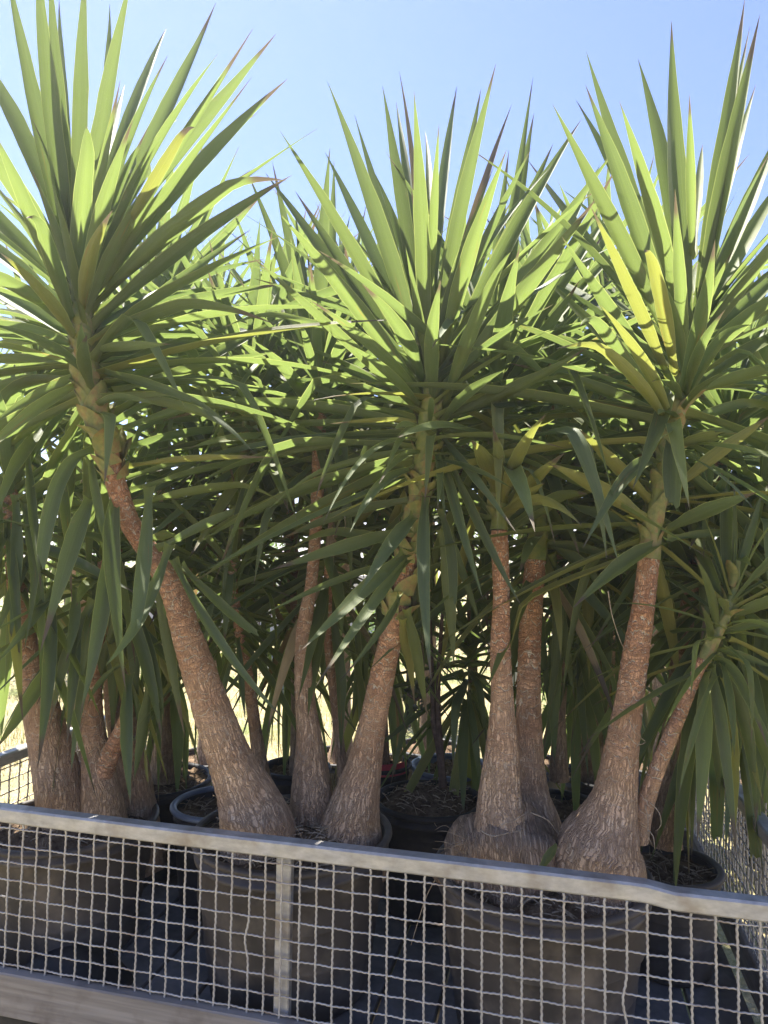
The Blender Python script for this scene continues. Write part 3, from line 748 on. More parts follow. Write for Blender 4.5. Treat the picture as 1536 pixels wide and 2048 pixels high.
H2 = [
 (846,760,560,262,42,-.3,{}),(850,760,655,163,50,-.4,{}),(846,740,709,230,30,.5,{}),(846,720,765,172,40,.3,{}),(846,640,798,140,16,.7,{'mt':'leaf_dry'}),
 (850,720,828,183,44,-.6,{}),(840,640,792,203,28,.6,{}),(856,560,850,262,20,.9,{}),(862,600,878,248,24,-.4,{}),(866,620,914,172,28,.7,{}),(868,700,962,178,38,.3,{}),
 (870,720,992,127,46,-.3,{}),(878,740,1013,300,46,-.7,{}),(872,720,1024,208,24,.7,{'mt':'leaf_dry'}),(882,760,1106,288,46,.3,{}),(885,770,1163,238,50,.3,{}),
 (890,790,1194,395,50,-.3,{}),(885,800,1237,290,44,.4,{}),(877,840,1174,695,40,-.3,{'bow':-.06}),(868,820,882,560,40,-1,{'L':.55,'face':.3}),(884,820,1030,470,40,-.8,{}),
 (846,800,560,428,46,-.6,{}),(836,720,440,602,24,-.1,{'bow':.04}),(842,830,503,512,30,-.5,{'bow':.02}),(846,770,724,568,40,-1,{'L':.6}),(842,800,590,382,42,.3,{}),
 (838,790,530,345,40,.5,{}),(846,800,620,600,34,-.9,{}),(844,820,700,690,28,-.9,{'L':.6}),(848,835,640,720,24,.2,{}),(846,845,655,848,16,-.2,{'mt':'leaf_yellow','L':.6}),
 (838,860,470,855,22,.2,{'bow':.06}),(838,880,430,945,20,.1,{'bow':.08}),(842,900,530,985,20,-.1,{'bow':.1}),(838,870,560,760,26,.5,{}),(890,850,1100,840,22,.5,{}),
 (882,850,1010,740,30,-.8,{'L':.6}),(890,840,1240,720,34,.5,{'mt':'leaf_dark'}),(885,860,1120,930,26,.4,{}),
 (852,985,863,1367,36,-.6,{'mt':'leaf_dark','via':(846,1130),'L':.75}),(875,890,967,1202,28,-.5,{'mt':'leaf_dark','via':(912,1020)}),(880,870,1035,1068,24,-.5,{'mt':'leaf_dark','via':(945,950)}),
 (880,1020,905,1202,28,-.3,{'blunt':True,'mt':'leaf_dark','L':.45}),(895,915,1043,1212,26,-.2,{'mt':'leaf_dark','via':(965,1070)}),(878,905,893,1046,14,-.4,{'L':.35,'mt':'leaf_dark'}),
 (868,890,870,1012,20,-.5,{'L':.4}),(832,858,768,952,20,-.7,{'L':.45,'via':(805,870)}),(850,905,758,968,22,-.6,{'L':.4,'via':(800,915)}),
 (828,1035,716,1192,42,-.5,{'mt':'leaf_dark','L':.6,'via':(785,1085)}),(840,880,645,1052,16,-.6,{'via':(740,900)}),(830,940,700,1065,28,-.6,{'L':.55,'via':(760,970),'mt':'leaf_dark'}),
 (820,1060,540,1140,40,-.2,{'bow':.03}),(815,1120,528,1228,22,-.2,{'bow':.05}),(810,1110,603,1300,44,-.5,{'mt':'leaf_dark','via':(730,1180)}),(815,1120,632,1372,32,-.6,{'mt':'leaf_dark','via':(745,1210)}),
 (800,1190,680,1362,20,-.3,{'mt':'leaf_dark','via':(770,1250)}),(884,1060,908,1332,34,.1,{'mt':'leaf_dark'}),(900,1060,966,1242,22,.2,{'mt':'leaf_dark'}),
 (812,1220,855,1437,30,.1,{'via':(832,1310),'mt':'leaf'}),(805,1240,840,1380,26,.3,{'mt':'leaf_yellow','L':.5}),(830,1100,590,1060,30,.3,{}),(835,1000,560,1080,30,.3,{'mt':'leaf_dark'}),
]
for bx, by, tx, ty, wp, sg, kw in H2: hero(y2, bx, by, tx, ty, wp, 1.85, sg, **kw)
crown(y2, P(862, 700, 1.83), st3[-1][0] - st3[1][0], 52, 0.80, 0.34, 8, 115, seed=12, azr=(R(90), R(100)))
crown(y2, P(861, 740, 1.82), Vector((0, 0, 1)), 14, 0.50, 0.26, 28, 110, seed=32, azr=(R(-90), R(85)))
for tx, ty, wp, sg in ((545,325,34,.2),(493,340,34,.3),(580,470,30,-.3),(660,295,40,-.2),(668,320,30,.4),(735,400,16,.6),(700,430,26,.4),(755,530,30,.3),(620,520,26,-.7),(600,640,24,-.8),(780,600,30,.4),(590,420,24,.6)):
    hero(y2, 638, 790, tx, ty, wp, 2.30, sg)
crown(y2, P(640, 760, 2.30), Vector((0.02, 0, 1)), 44, 0.85, 0.32, 25, 120, seed=13)

# ------------------------------------------------------------------ yucca 3: two trunks on one swollen bulb
y3 = empty('yucca_tree', P(1010, 1720, 1.92), 'yucca with two straight trunks rising from one swollen bulb right of centre', 'yucca tree', GR)
c1 = T3([(1000, 1700, 1.89, 62), (1000, 1650, 1.88, 49), (1000, 1590, 1.88, 42), (1004, 1500, 1.88, 32), (1004, 1400, 1.88, 23), (1001, 1300, 1.88, 20), (1003, 1200, 1.88, 17), (1000, 1100, 1.88, 17), (998, 1060, 1.88, 16)])
link('trunk', trunk_mesh(c1, y3.location, seed=6), y3)
c2 = T3([(1080, 1730, 2.02, 62), (1080, 1650, 2.03, 42), (1068, 1590, 2.04, 31), (1060, 1500, 2.05, 26), (1057, 1400, 2.06, 24), (1059, 1300, 2.07, 22), (1064, 1200, 2.08, 21), (1071, 1120, 2.10, 20)])
link('trunk', trunk_mesh(c2, y3.location, seed=7), y3)
# the bulb: a lumpy low swelling
bc = P(1006, 1722, 1.91); vs, fs = [], []; ns, nr = 60, 30
for j in range(nr + 1):
    ph = math.pi * 0.5 - math.pi * 0.85 * j / nr
    for k in range(ns):
        a = 2 * math.pi * k / ns; d = Vector((math.cos(a) * math.cos(ph), math.sin(a) * math.cos(ph), math.sin(ph)))
        rr = 1 + 0.24 * noise.noise(d * 2.1 + Vector((3, 0, 0))) + 0.10 * noise.noise(d * 6) + 0.02 * noise.noise(d * 18)
        vs.append(Vector((d.x * 0.178 * (1 - 0.38 * max(0, d.z)), d.y * 0.165 * (1 - 0.3 * max(0, d.z)), d.z * 0.155)) * rr + bc - y3.location)
for j in range(nr):
    for k in range(ns): fs.append((j * ns + k, j * ns + (k + 1) % ns, (j + 1) * ns + (k + 1) % ns, (j + 1) * ns + k))
link('bulb', mesh('bulb', vs, fs, M['bark'], [(p_.x * 1.2 + 3, p_.z * 1.1 - p_.y * 0.7 + 2) for p_ in vs], attr=[0.02] * len(vs)), y3)
st4 = T3([(998, 1062, 1.88, 18), (1000, 1000, 1.90, 14), (992, 900, 1.98, 15), (985, 800, 2.06, 15), (985, 740, 2.1, 9)])
link('stem', trunk_mesh(st4, y3.location, seed=8, rough=0.5), y3).data.materials[0] = M['stem']
st5 = T3([(1072, 1122, 2.10, 22), (1075, 1080, 2.11, 20), (1085, 1010, 2.14, 14), (1095, 930, 2.2, 10)])
link('stem', trunk_mesh(st5, y3.location, seed=9, rough=0.5), y3).data.materials[0] = M['stem']
scales(y3, T3([(1000, 1040, 1.88, 17), (996, 960, 1.93, 16)]), 0.026, 0.04, 6)
H3 = [(1000,1010,985,852,32,-1.2,{'L':.35,'mt':'leaf_yellow'}),(992,990,942,880,46,-1.2,{'L':.3,'mt':'leaf_yellow'}),(1005,1015,1094,826,36,-1.2,{'mt':'leaf_yellow','L':.45}),(1010,1030,1130,905,34,-1.0,{'mt':'leaf_yellow','L':.4}),(1000,1030,1160,1000,34,-1.1,{'mt':'leaf_yellow','L':.42}),(1005,1045,1090,965,30,-1.0,{'mt':'leaf_yellow','L':.3}),
 (1010,1020,1146,858,32,.3,{'mt':'leaf_yellow','L':.6}),(1020,1060,1182,962,40,-.3,{'L':.5}),(1015,1045,1242,950,24,.3,{}),(1012,1070,1130,1000,22,-.3,{'L':.5}),
 (985,1030,880,940,24,.2,{}),(980,1040,850,1010,24,.3,{}),(985,760,1066,155,30,.5,{}),(990,760,1068,226,40,.2,{}),(980,740,1018,300,30,.3,{}),(1000,770,1200,330,40,.5,{}),
 (990,740,1028,578,34,-.6,{'L':.5}),(1000,760,1230,410,42,.3,{}),(1005,780,1270,470,36,.4,{}),(1000,790,1160,560,36,-.3,{}),(960,900,1035,660,24,.2,{}),
 (985,780,900,470,36,.6,{}),(975,780,770,560,30,.6,{}),(1012,870,1070,965,26,.1,{'mt':'leaf_dark','L':.25}),
 (1085,1080,1230,1000,34,.1,{'L':.6}),(1090,1090,1240,1120,30,-.2,{'L':.6}),(1100,1090,1210,1180,34,-.2,{'L':.6,'mt':'leaf_dark'}),(1060,1090,960,1150,24,.4,{}),
 (1105,1120,1086,1502,28,.2,{'mt':'leaf_dark','via':(1118,1260)}),(1100,1110,1150,1400,30,.3,{'mt':'leaf_dark'}),(1065,1110,1105,1460,24,.5,{'mt':'leaf_dark'})]
for bx, by, tx, ty, wp, sg, kw in H3: hero(y3, bx, by, tx, ty, wp, (2.06 if by < 950 else 1.9) if bx < 1050 else 2.1, sg, **kw)
crown(y3, P(985, 730, 2.1), st4[-1][0] - st4[1][0], 52, 0.88, 0.36, 10, 125, seed=14)
crown(y3, P(1095, 960, 2.18), Vector((0.1, 0.1, 1)), 44, 0.68, 0.30, 20, 140, seed=15, mats=('leaf', 'leaf_dark', 'leaf_yellow'))

# ------------------------------------------------------------------ yucca 4: right hand trunk with side shoot
y4 = empty('yucca_tree', P(1205, 1740, 1.83), 'tall yucca at the right with a flared single trunk and a slanting side shoot', 'yucca tree', GR)
d1 = T3([(1194, 1790, 1.83, 96), (1200, 1700, 1.82, 82), (1214, 1655, 1.81, 63), (1229, 1600, 1.80, 45), (1238, 1540, 1.79, 37), (1246, 1480, 1.78, 31), (1259, 1400, 1.78, 27), (1273, 1300, 1.77, 25), (1288, 1200, 1.76, 21), (1298, 1115, 1.75, 20)])
link('trunk', trunk_mesh(d1, y4.location, seed=10), y4)
st6 = T3([(1297, 1117, 1.75, 23), (1306, 1050, 1.75, 18), (1320, 970, 1.75, 16), (1338, 880, 1.75, 20), (1352, 800, 1.75, 22), (1366, 740, 1.75, 16), (1378, 660, 1.75, 7)])
link('stem', trunk_mesh(st6, y4.location, seed=11, rough=0.5), y4).data.materials[0] = M['stem']
scales(y4, T3([(1300, 1080, 1.75, 20), (1318, 980, 1.75, 17), (1335, 900, 1.75, 19), (1352, 800, 1.75, 22)]), 0.024, 0.06, 7)
d2 = T3([(1278, 1680, 1.80, 18), (1288, 1620, 1.78, 17), (1310, 1550, 1.76, 15), (1340, 1475, 1.75, 14), (1366, 1415, 1.75, 12), (1392, 1350, 1.74, 11), (1408, 1320, 1.74, 11)])
link('side_shoot', trunk_mesh(d2, y4.location, seed=12, seg=24, rise0=0.3, rise1=0.8), y4)
st7 = T3([(1408, 1322, 1.74, 11), (1424, 1290, 1.74, 12), (1445, 1240, 1.74, 10), (1468, 1180, 1.74, 8), (1475, 1120, 1.74, 5)])
link('stem', trunk_mesh(st7, y4.location, seed=13, seg=20, rough=0.5), y4).data.materials[0] = M['stem']
scales(y4, T3([(1408, 1320, 1.74, 12), (1445, 1240, 1.74, 10), (1470, 1150, 1.74, 7)]), 0.03, 0.06, 8)
H4 = [(1352,720,1105,208,44,-.3,{}),(1360,680,1152,200,38,.5,{}),(1354,680,1172,102,46,.3,{}),(1352,720,1171,170,50,-.3,{}),(1362,640,1239,203,42,-.5,{}),(1370,660,1276,118,46,.3,{}),
 (1376,700,1343,42,52,-.3,{}),(1384,520,1379,188,26,-.4,{}),(1388,520,1405,288,22,.8,{}),(1388,680,1490,-5,48,.2,{}),(1392,640,1500,52,26,.7,{}),(1394,700,1520,28,48,-.3,{}),
 (1398,600,1512,168,28,.6,{}),(1392,650,1565,245,42,.3,{}),(1392,680,1585,330,42,.4,{}),(1392,700,1600,430,46,-.2,{}),(1390,720,1610,500,42,.3,{}),(1388,740,1600,560,46,-.4,{}),
 (1375,800,1503,618,32,-.8,{'L':.6}),(1380,780,1620,640,40,.2,{}),(1380,790,1610,720,36,-.2,{}),(1346,820,1124,474,42,-.4,{}),(1344,830,1085,552,34,.3,{}),(1330,840,1108,536,36,-.6,{}),
 (1352,760,1279,440,40,-.8,{'mt':'leaf_yellow'}),(1372,740,1350,378,34,-.9,{}),(1346,780,1181,412,34,-.7,{'mt':'leaf_yellow'}),(1348,720,1054,318,30,.6,{}),(1358,800,1430,480,40,-.9,{}),
 (1334,840,1012,725,34,.1,{'mt':'leaf'}),(1340,860,1120,640,34,-.7,{'mt':'leaf_yellow'}),(1345,850,1200,610,32,-.9,{'mt':'leaf_yellow'}),(1370,800,1450,620,30,-1,{}),
 (1345,762,1265,978,42,-.5,{'mt':'leaf_dark','L':.45,'via':(1318,850)}),(1342,872,1345,1008,48,-.4,{'mt':'leaf_dark','L':.3,'blunt':True}),(1320,930,1165,1098,40,-.5,{'mt':'leaf_dark','L':.6,'via':(1260,945)}),
 (1345,985,1545,828,40,-.3,{'mt':'leaf_yellow','L':.5}),(1330,1065,1515,984,44,-.4,{'L':.5,'bow':.04}),(1335,1080,1530,1072,24,.2,{'L':.5}),(1325,1085,1145,1217,44,-.5,{'L':.5,'via':(1245,1130)}),
 (1302,1050,1094,925,46,-.3,{'mt':'leaf_yellow','L':.55}),(1306,1010,1158,858,38,-.3,{'mt':'leaf_yellow','L':.5}),(1298,1075,1128,1008,38,.3,{'L':.5}),(1310,940,1170,700,24,.4,{'mt':'leaf_yellow'}),
 (1335,900,1440,870,34,-.4,{'L':.3,'mt':'leaf_yellow','blunt':True}),(1350,880,1560,880,32,.3,{}),(1350,860,1590,790,32,.2,{}),(1325,980,1100,800,26,.5,{}),
 (1406,1345,1394,1685,40,-.35,{'mt':'leaf','L':.6,'via':(1408,1480),'face':.9}),(1418,1330,1474,1720,32,-.1,{'mt':'leaf_dark','via':(1445,1470)}),(1420,1320,1536,1500,26,-.3,{'via':(1475,1350),'L':.5}),
 (1430,1300,1560,1340,22,-.2,{'L':.4,'bow':.1}),(1440,1270,1590,1240,26,-.2,{'L':.4}),(1450,1240,1590,1180,34,-.3,{'L':.4}),(1430,1280,1388,1110,22,-.3,{'L':.4}),(1420,1300,1402,1210,18,-.4,{'L':.25}),
 (1460,1200,1455,930,34,.2,{'L':.6}),(1470,1180,1540,960,30,.3,{'L':.6}),(1455,1220,1370,1000,30,.4,{'L':.6}),(1412,1310,1340,1560,30,.3,{'mt':'leaf_dark','via':(1362,1400)}),
 (1405,1330,1440,1600,28,.3,{'mt':'leaf_dark'}),(1425,1300,1510,1640,34,.1,{'mt':'leaf_dark','via':(1490,1440)})]
for bx, by, tx, ty, wp, sg, kw in H4: hero(y4, bx, by, tx, ty, wp, 1.75, sg, **kw)
crown(y4, P(1378, 660, 1.75), st6[-1][0] - st6[2][0], 50, 0.82, 0.36, 8, 115, seed=16, azr=(R(90), R(100)))
crown(y4, P(1374, 690, 1.75), Vector((0.1, 0, 1)), 14, 0.50, 0.30, 28, 110, seed=33, azr=(R(-90), R(85)))
crown(y4, P(1468, 1170, 1.74), Vector((0.2, 0, 1)), 34, 0.42, 0.24, 8, 150, seed=34, w=0.8, mats=('leaf', 'leaf', 'leaf_yellow'))
crown(y4, P(1315, 980, 1.78), Vector((0.1, 0, 1)), 16, 0.62, 0.18, 60, 125, seed=17, azr=(R(90), R(90)), mats=('leaf', 'leaf_yellow'))

# ------------------------------------------------------------------ yucca 5: triple trunk at the left
y5 = empty('yucca_tree', P(175, 1720, 2.28), 'yucca with three crowded brown trunks in the leftmost pot', 'yucca tree', GR)
a1 = T3([(140, 1735, 2.26, 66), (132, 1670, 2.25, 50), (122, 1600, 2.24, 46), (105, 1510, 2.22, 41), (82, 1420, 2.20, 34), (62, 1340, 2.18, 26), (48, 1270, 2.17, 22), (36, 1190, 2.16, 18), (25, 1080, 2.16, 16), (20, 980, 2.16, 14)])
link('trunk', trunk_mesh(a1, y5.location, seed=14), y5)
a2 = T3([(215, 1735, 2.27, 62), (210, 1670, 2.26, 46), (203, 1590, 2.25, 38), (192, 1510, 2.24, 28), (184, 1440, 2.24, 22), (184, 1370, 2.24, 19), (192, 1300, 2.24, 17), (205, 1220, 2.25, 15), (210, 1120, 2.26, 13)])
link('trunk', trunk_mesh(a2, y5.location, seed=15), y5)
a3 = T3([(278, 1735, 2.40, 52), (275, 1640, 2.40, 40), (262, 1540, 2.40, 34), (242, 1440, 2.40, 28), (230, 1340, 2.42, 23), (225, 1250, 2.44, 20), (230, 1100, 2.5, 15)])
link('trunk', trunk_mesh(a3, y5.location, seed=16), y5)
a4 = T3([(205, 1550, 2.23, 20), (222, 1505, 2.21, 18), (240, 1465, 2.20, 14), (251, 1432, 2.19, 11)])
link('side_shoot', trunk_mesh(a4, y5.location, seed=17, seg=24, rise0=0.6), y5)
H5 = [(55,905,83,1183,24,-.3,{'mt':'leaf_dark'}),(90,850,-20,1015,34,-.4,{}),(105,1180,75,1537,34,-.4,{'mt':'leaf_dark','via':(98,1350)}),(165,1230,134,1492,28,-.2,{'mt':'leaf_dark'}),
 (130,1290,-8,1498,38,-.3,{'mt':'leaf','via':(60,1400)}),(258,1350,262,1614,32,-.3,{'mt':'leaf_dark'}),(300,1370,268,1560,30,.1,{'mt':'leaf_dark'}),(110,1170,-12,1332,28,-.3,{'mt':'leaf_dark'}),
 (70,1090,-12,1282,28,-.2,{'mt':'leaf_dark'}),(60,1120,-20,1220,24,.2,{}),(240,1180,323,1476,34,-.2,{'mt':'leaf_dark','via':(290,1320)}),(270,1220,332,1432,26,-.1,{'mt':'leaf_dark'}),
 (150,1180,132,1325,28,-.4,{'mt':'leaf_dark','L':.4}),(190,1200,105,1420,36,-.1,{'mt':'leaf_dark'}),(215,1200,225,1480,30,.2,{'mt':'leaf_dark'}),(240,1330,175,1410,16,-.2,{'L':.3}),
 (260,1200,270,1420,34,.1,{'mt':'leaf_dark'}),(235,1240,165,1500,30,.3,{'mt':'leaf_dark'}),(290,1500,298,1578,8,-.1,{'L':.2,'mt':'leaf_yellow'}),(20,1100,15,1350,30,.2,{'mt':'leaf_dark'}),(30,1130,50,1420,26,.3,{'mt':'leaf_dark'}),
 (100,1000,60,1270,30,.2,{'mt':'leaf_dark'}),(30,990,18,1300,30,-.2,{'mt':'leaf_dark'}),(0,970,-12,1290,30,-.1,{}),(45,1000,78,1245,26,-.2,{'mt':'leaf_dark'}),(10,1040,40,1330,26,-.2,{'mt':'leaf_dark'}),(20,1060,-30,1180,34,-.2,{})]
for bx, by, tx, ty, wp, sg, kw in H5: hero(y5, bx, by, tx, ty, wp, 2.12, sg, **kw)
crown(y5, P(20, 950, 2.16), Vector((-0.05, 0, 1)), 56, 0.72, 0.34, 12, 150, seed=18, mats=('leaf', 'leaf_dark'))
crown(y5, P(210, 1100, 2.26), Vector((0.0, 0, 1)), 40, 0.62, 0.26, 30, 155, seed=19, mats=('leaf_dark', 'leaf_dark', 'leaf'))
crown(y5, P(230, 1040, 2.5), Vector((0.0, 0, 1)), 50, 0.72, 0.30, 20, 150, seed=20, mats=('leaf_dark', 'leaf'))

# ------------------------------------------------------------------ slender and back row yuccas
def back_yucca(label, trunk, crowns, rootY=None, seg=24, scale_r=1.0):
    t0 = trunk[0]; root = empty('yucca_tree', P(t0[0], t0[1], t0[2]), label, 'yucca tree', GR)
    link('trunk', trunk_mesh(T3(trunk), root.location, seg=seg, step=0.014, seed=t0[0] * 0.01), root)
    a = None
    for k, (cx, cy, cY, n, L, th0, th1, mats) in enumerate(crowns):
        tip = P(cx, cy, cY)
        # a stem from the trunk top to the crown
        top = min((P(x, y, Y) for x, y, Y, h in trunk), key=lambda q: (q - tip).length)
        if (top - tip).length > 0.05:
            mid = (top + tip) * 0.5 + Vector((0, 0, -0.02))
            o = link('stem', trunk_mesh([(top, 0.018), (mid, 0.018), (tip, 0.010)], root.location, seg=16, step=0.02, seed=k + t0[0]), root)
            if k: o.data.materials[0] = M['stem']
        crown(root, tip, Vector((random.uniform(-.12, .12), random.uniform(-.1, .1), 1)), int(n * 1.35), L, 0.34, th0, th1, seed=int(cx + cy), mats=mats)
    return root
D_, L_, Y_ = ('leaf_dark', 'leaf_dark', 'leaf'), ('leaf', 'leaf_dark'), ('leaf', 'leaf_yellow')
back_yucca('small yucca with slim trunk and pale rosette right of the leaning trunk', [(528, 1600, 2.48, 26), (520, 1530, 2.46, 16), (508, 1440, 2.44, 12), (496, 1360, 2.42, 12), (480, 1270, 2.40, 10), (466, 1180, 2.38, 9)],
           [(465, 1110, 2.38, 34, 0.55, 8, 150, ('leaf', 'leaf_dark')), (500, 745, 2.5, 56, 0.90, 5, 130, L_)])
back_yucca('slender yucca stem standing between the two middle trunks', [(690, 1600, 2.34, 16), (684, 1530, 2.34, 11), (672, 1430, 2.34, 9), (660, 1320, 2.34, 9), (655, 1220, 2.34, 9), (660, 1100, 2.36, 9)],
           [(670, 1000, 2.4, 48, 0.70, 15, 150, D_), ])
back_yucca('back row yucca whose crown rises between the left and the middle crowns', [(330, 1560, 2.8, 30), (335, 1400, 2.8, 18), (330, 1200, 2.8, 16), (330, 1000, 2.8, 15), (320, 760, 2.8, 13)],
           [(345, 1190, 2.8, 34, 0.6, 45, 170, D_), (310, 640, 2.8, 58, 0.95, 5, 130, L_), (400, 930, 2.75, 48, 0.75, 20, 150, D_), (80, 720, 2.7, 50, 0.85, 5, 140, L_)])
back_yucca('back row yucca standing behind the V of the middle trunks', [(600, 1560, 2.96, 22), (596, 1400, 2.96, 14), (590, 1200, 2.96, 13), (570, 900, 2.96, 12)],
           [(575, 1170, 2.96, 34, 0.6, 40, 170, D_), (560, 720, 2.96, 56, 0.95, 5, 135, L_), (520, 1000, 2.9, 44, 0.75, 20, 150, D_)])
back_yucca('back row yucca in the small red labelled pot behind the middle crown', [(768, 1530, 2.95, 12), (765, 1400, 2.95, 9), (760, 1200, 2.95, 10), (745, 900, 2.95, 11)],
           [(765, 1160, 2.95, 34, 0.6, 40, 170, D_), (735, 700, 2.95, 56, 0.95, 5, 135, L_), (780, 960, 2.9, 44, 0.75, 25, 150, D_)])
back_yucca('back row yucca in the blue grey rimmed pot right of the middle crown', [(940, 1530, 2.95, 14), (945, 1400, 2.93, 10), (945, 1300, 2.9, 10), (940, 1100, 2.9, 10), (920, 900, 2.9, 11)],
           [(900, 690, 2.9, 52, 0.95, 5, 135, L_), (945, 1250, 2.7, 44, 0.62, 10, 165, D_), (900, 960, 2.8, 36, 0.75, 30, 150, D_)])
back_yucca('back row yucca hidden behind the pair of trunks on one bulb', [(1118, 1560, 2.55, 20), (1118, 1450, 2.55, 13), (1122, 1350, 2.55, 12), (1120, 1200, 2.55, 12), (1110, 900, 2.55, 12)],
           [(1100, 680, 2.6, 56, 0.90, 5, 135, L_), (1180, 950, 2.5, 46, 0.75, 25, 155, D_), (1150, 1180, 2.5, 34, 0.6, 30, 165, D_)])
back_yucca('reddish trunked yucca in the back row left of the right hand trunk', [(1185, 1570, 2.9, 36), (1188, 1480, 2.9, 32), (1200, 1380, 2.9, 27), (1208, 1250, 2.9, 22), (1210, 1100, 2.9, 18), (1210, 850, 2.9, 14)],
           [(1215, 1160, 2.9, 38, 0.65, 40, 170, D_), (1215, 640, 2.9, 56, 0.95, 5, 135, L_), (1270, 900, 2.8, 44, 0.8, 25, 155, D_)])
back_yucca('yucca behind the right hand trunk with leaves hanging over the end mesh', [(1330, 1690, 2.17, 32), (1335, 1600, 2.17, 22), (1345, 1450, 2.18, 18), (1370, 1250, 2.2, 16), (1410, 1050, 2.2, 15), (1440, 900, 2.2, 14)],
           [(1455, 800, 2.2, 56, 0.85, 8, 150, L_), (1400, 1080, 2.15, 54, 0.80, 30, 165, D_), (1520, 1010, 2.1, 50, 0.78, 20, 165, D_)])
# plants on the ground behind and beside the trailer
def ground_yucca(px, Y, cy, n, label, L=0.95, extra=None, lean=0):
    X = (px - 768) / F * Y; b = Vector((X, Y, 0.38)); 
    pot(px, Y, 0.2, 0.42, 'pot on the grass under ' + label[0], m='pot_black', base_z=0.0, seed=int(px), fib=0)
    root = empty('yucca_tree', b, label[1], 'yucca tree', GR)
    top = P(px + lean, cy, Y)
    pts = [(b - Vector((0, 0, .03)), 0.09), (b + Vector((0, 0, .25)), 0.055), (b.lerp(top, .5), 0.04), (top, 0.025)]
    link('trunk', trunk_mesh(pts, root.location, seg=24, step=0.02, seed=px * 0.01), root)
    crown(root, top, Vector((lean * 0.001, 0, 1)), int(n * 1.3), L, 0.5, 5, 140, seed=int(px), mats=L_)
    for ex, ey, en, eL in (extra or []): crown(root, P(ex, ey, Y), Vector((0, 0, 1)), en, eL, 0.4, 20, 160, seed=int(ex + ey), mats=D_)
ground_yucca(170, 3.9, 640, 50, ('the farthest left yucca', 'far yucca on the grass behind the left crown'), extra=[(170, 900, 30, .9)])
ground_yucca(430, 4.05, 640, 50, ('the far yucca left of centre', 'far yucca on the grass between the left and middle crowns'), extra=[(440, 880, 30, .9)])
ground_yucca(690, 4.1, 620, 50, ('the far yucca behind the centre', 'far yucca on the grass directly behind the middle crown'), extra=[(700, 860, 30, .9)])
ground_yucca(860, 4.3, 640, 44, ('the far yucca right of centre', 'far yucca on the grass seen just right of the middle crown'), extra=[(860, 880, 30, .9)])
ground_yucca(1060, 4.0, 600, 50, ('the far yucca between the middle and right crowns', 'far yucca on the grass between the middle and right crowns'), extra=[(1060, 860, 34, .9)])
ground_yucca(1310, 4.0, 640, 50, ('the far yucca behind the right crown', 'far yucca on the grass behind the right crown'), extra=[(1310, 880, 34, .9)])
ground_yucca(1530, 3.7, 700, 50, ('the far yucca at the right edge', 'far yucca on the grass at the right edge of the view'), extra=[(1530, 930, 34, .9)])

# ------------------------------------------------------------------ sapling with round dark leaves in the mossy pot
sp_ = empty('sapling', P(882, 1575, 2.5), 'thin dark sapling with two stems in the mossy black pot', 'sapling')
for pts in ([(885, 1575, 2.5), (878, 1500, 2.5), (868, 1450, 2.5), (865, 1380, 2.5), (862, 1300, 2.5), (858, 1200, 2.52)], [(888, 1575, 2.5), (880, 1480, 2.49), (876, 1400, 2.48), (880, 1300, 2.47), (886, 1210, 2.46)]):
    link('stem', tube([p for p, r in spline([(P(*q), 1) for q in pts], 0.02)], 0.012, M['darkstem'], sp_.location, 8, 'stem', 0.5), sp_)
rs = random.Random(9)
tw = tube([P(864, 1370, 2.5), P(850, 1385, 2.49), (P(832, 1400, 2.48)), P(815, 1388, 2.47)], 0.006, M['darkstem'], sp_.location, 6, 'twig'); link('twig', tw, sp_)
for i in range(26):
    a = P(rs.uniform(802, 862), rs.uniform(1365, 1425), 2.48 + rs.uniform(-.03, .03)); vs, fs = [(0, 0, 0)], []
    for k in range(10):
        q = 2 * math.pi * k / 10; vs.append((0.014 + 0.014 * math.cos(q), 0.010 * math.sin(q), 0.003 * math.cos(2 * q)))
    for k in range(10): fs.append((0, 1 + k, 1 + (k + 1) % 10))
    o = link('leaf', mesh('leaf', vs, fs, M['jade']), sp_, a - sp_.location); o.rotation_euler = (rs.uniform(-1.5, 1.5), rs.uniform(-1.5, 1.5), rs.uniform(0, 6))

# ------------------------------------------------------------------ things in the field
def bag(px, py, Y, w_, h, label, cm, band):
    c = P(px, py, Y); c.z = 0.0; t = empty('plastic_sack', c, label, 'sack')
    vs, fs = [], []; ns = 24; prof = [(0.001, 0), (1, 0.02), (1.06, 0.3), (1.0, 0.6), (0.8, 0.85), (0.45, 0.97), (0.3, 1.0)]
    for r, z in prof:
        for k in range(ns):
            a = 6.2832 * k / ns; q = 1 + 0.08 * noise.noise(Vector((math.cos(a) * 2, math.sin(a) * 2, z * 4)))
            vs.append((w_ / 2 * r * q * math.cos(a), w_ / 3 * r * q * math.sin(a), h * z))
    for i in range(len(prof) - 1):
        for k in range(ns): fs.append((i * ns + k, i * ns + (k + 1) % ns, (i + 1) * ns + (k + 1) % ns, (i + 1) * ns + k))
    link('body', mesh('body', vs, fs, M[cm]), t)
    vs, fs = [], []
    for z in (band, band + 0.06):
        for k in range(ns):
            a = 6.2832 * k / ns; vs.append((w_ / 2 * 1.12 * math.cos(a), w_ / 3 * 1.12 * math.sin(a), h * z))
    for k in range(ns): fs.append((k, (k + 1) % ns, ns + (k + 1) % ns, ns + k))
    link('band', mesh('band', vs, fs, M['teal']), t)
bag(1038, 1290, 5.0, 0.30, 1.08, 'pale sack with turquoise band seen between the trunks on the bulb', 'white', 0.80)
bag(1250, 1260, 5.4, 0.30, 1.05, 'pale sack with turquoise band just left of the right hand trunk', 'white', 0.82)
pot(568, 8.2, 0.19, 0.42, 'empty grey blue pot standing alone on the far grass', m='pot_grey', base_z=0.0, seed=31, fib=0)
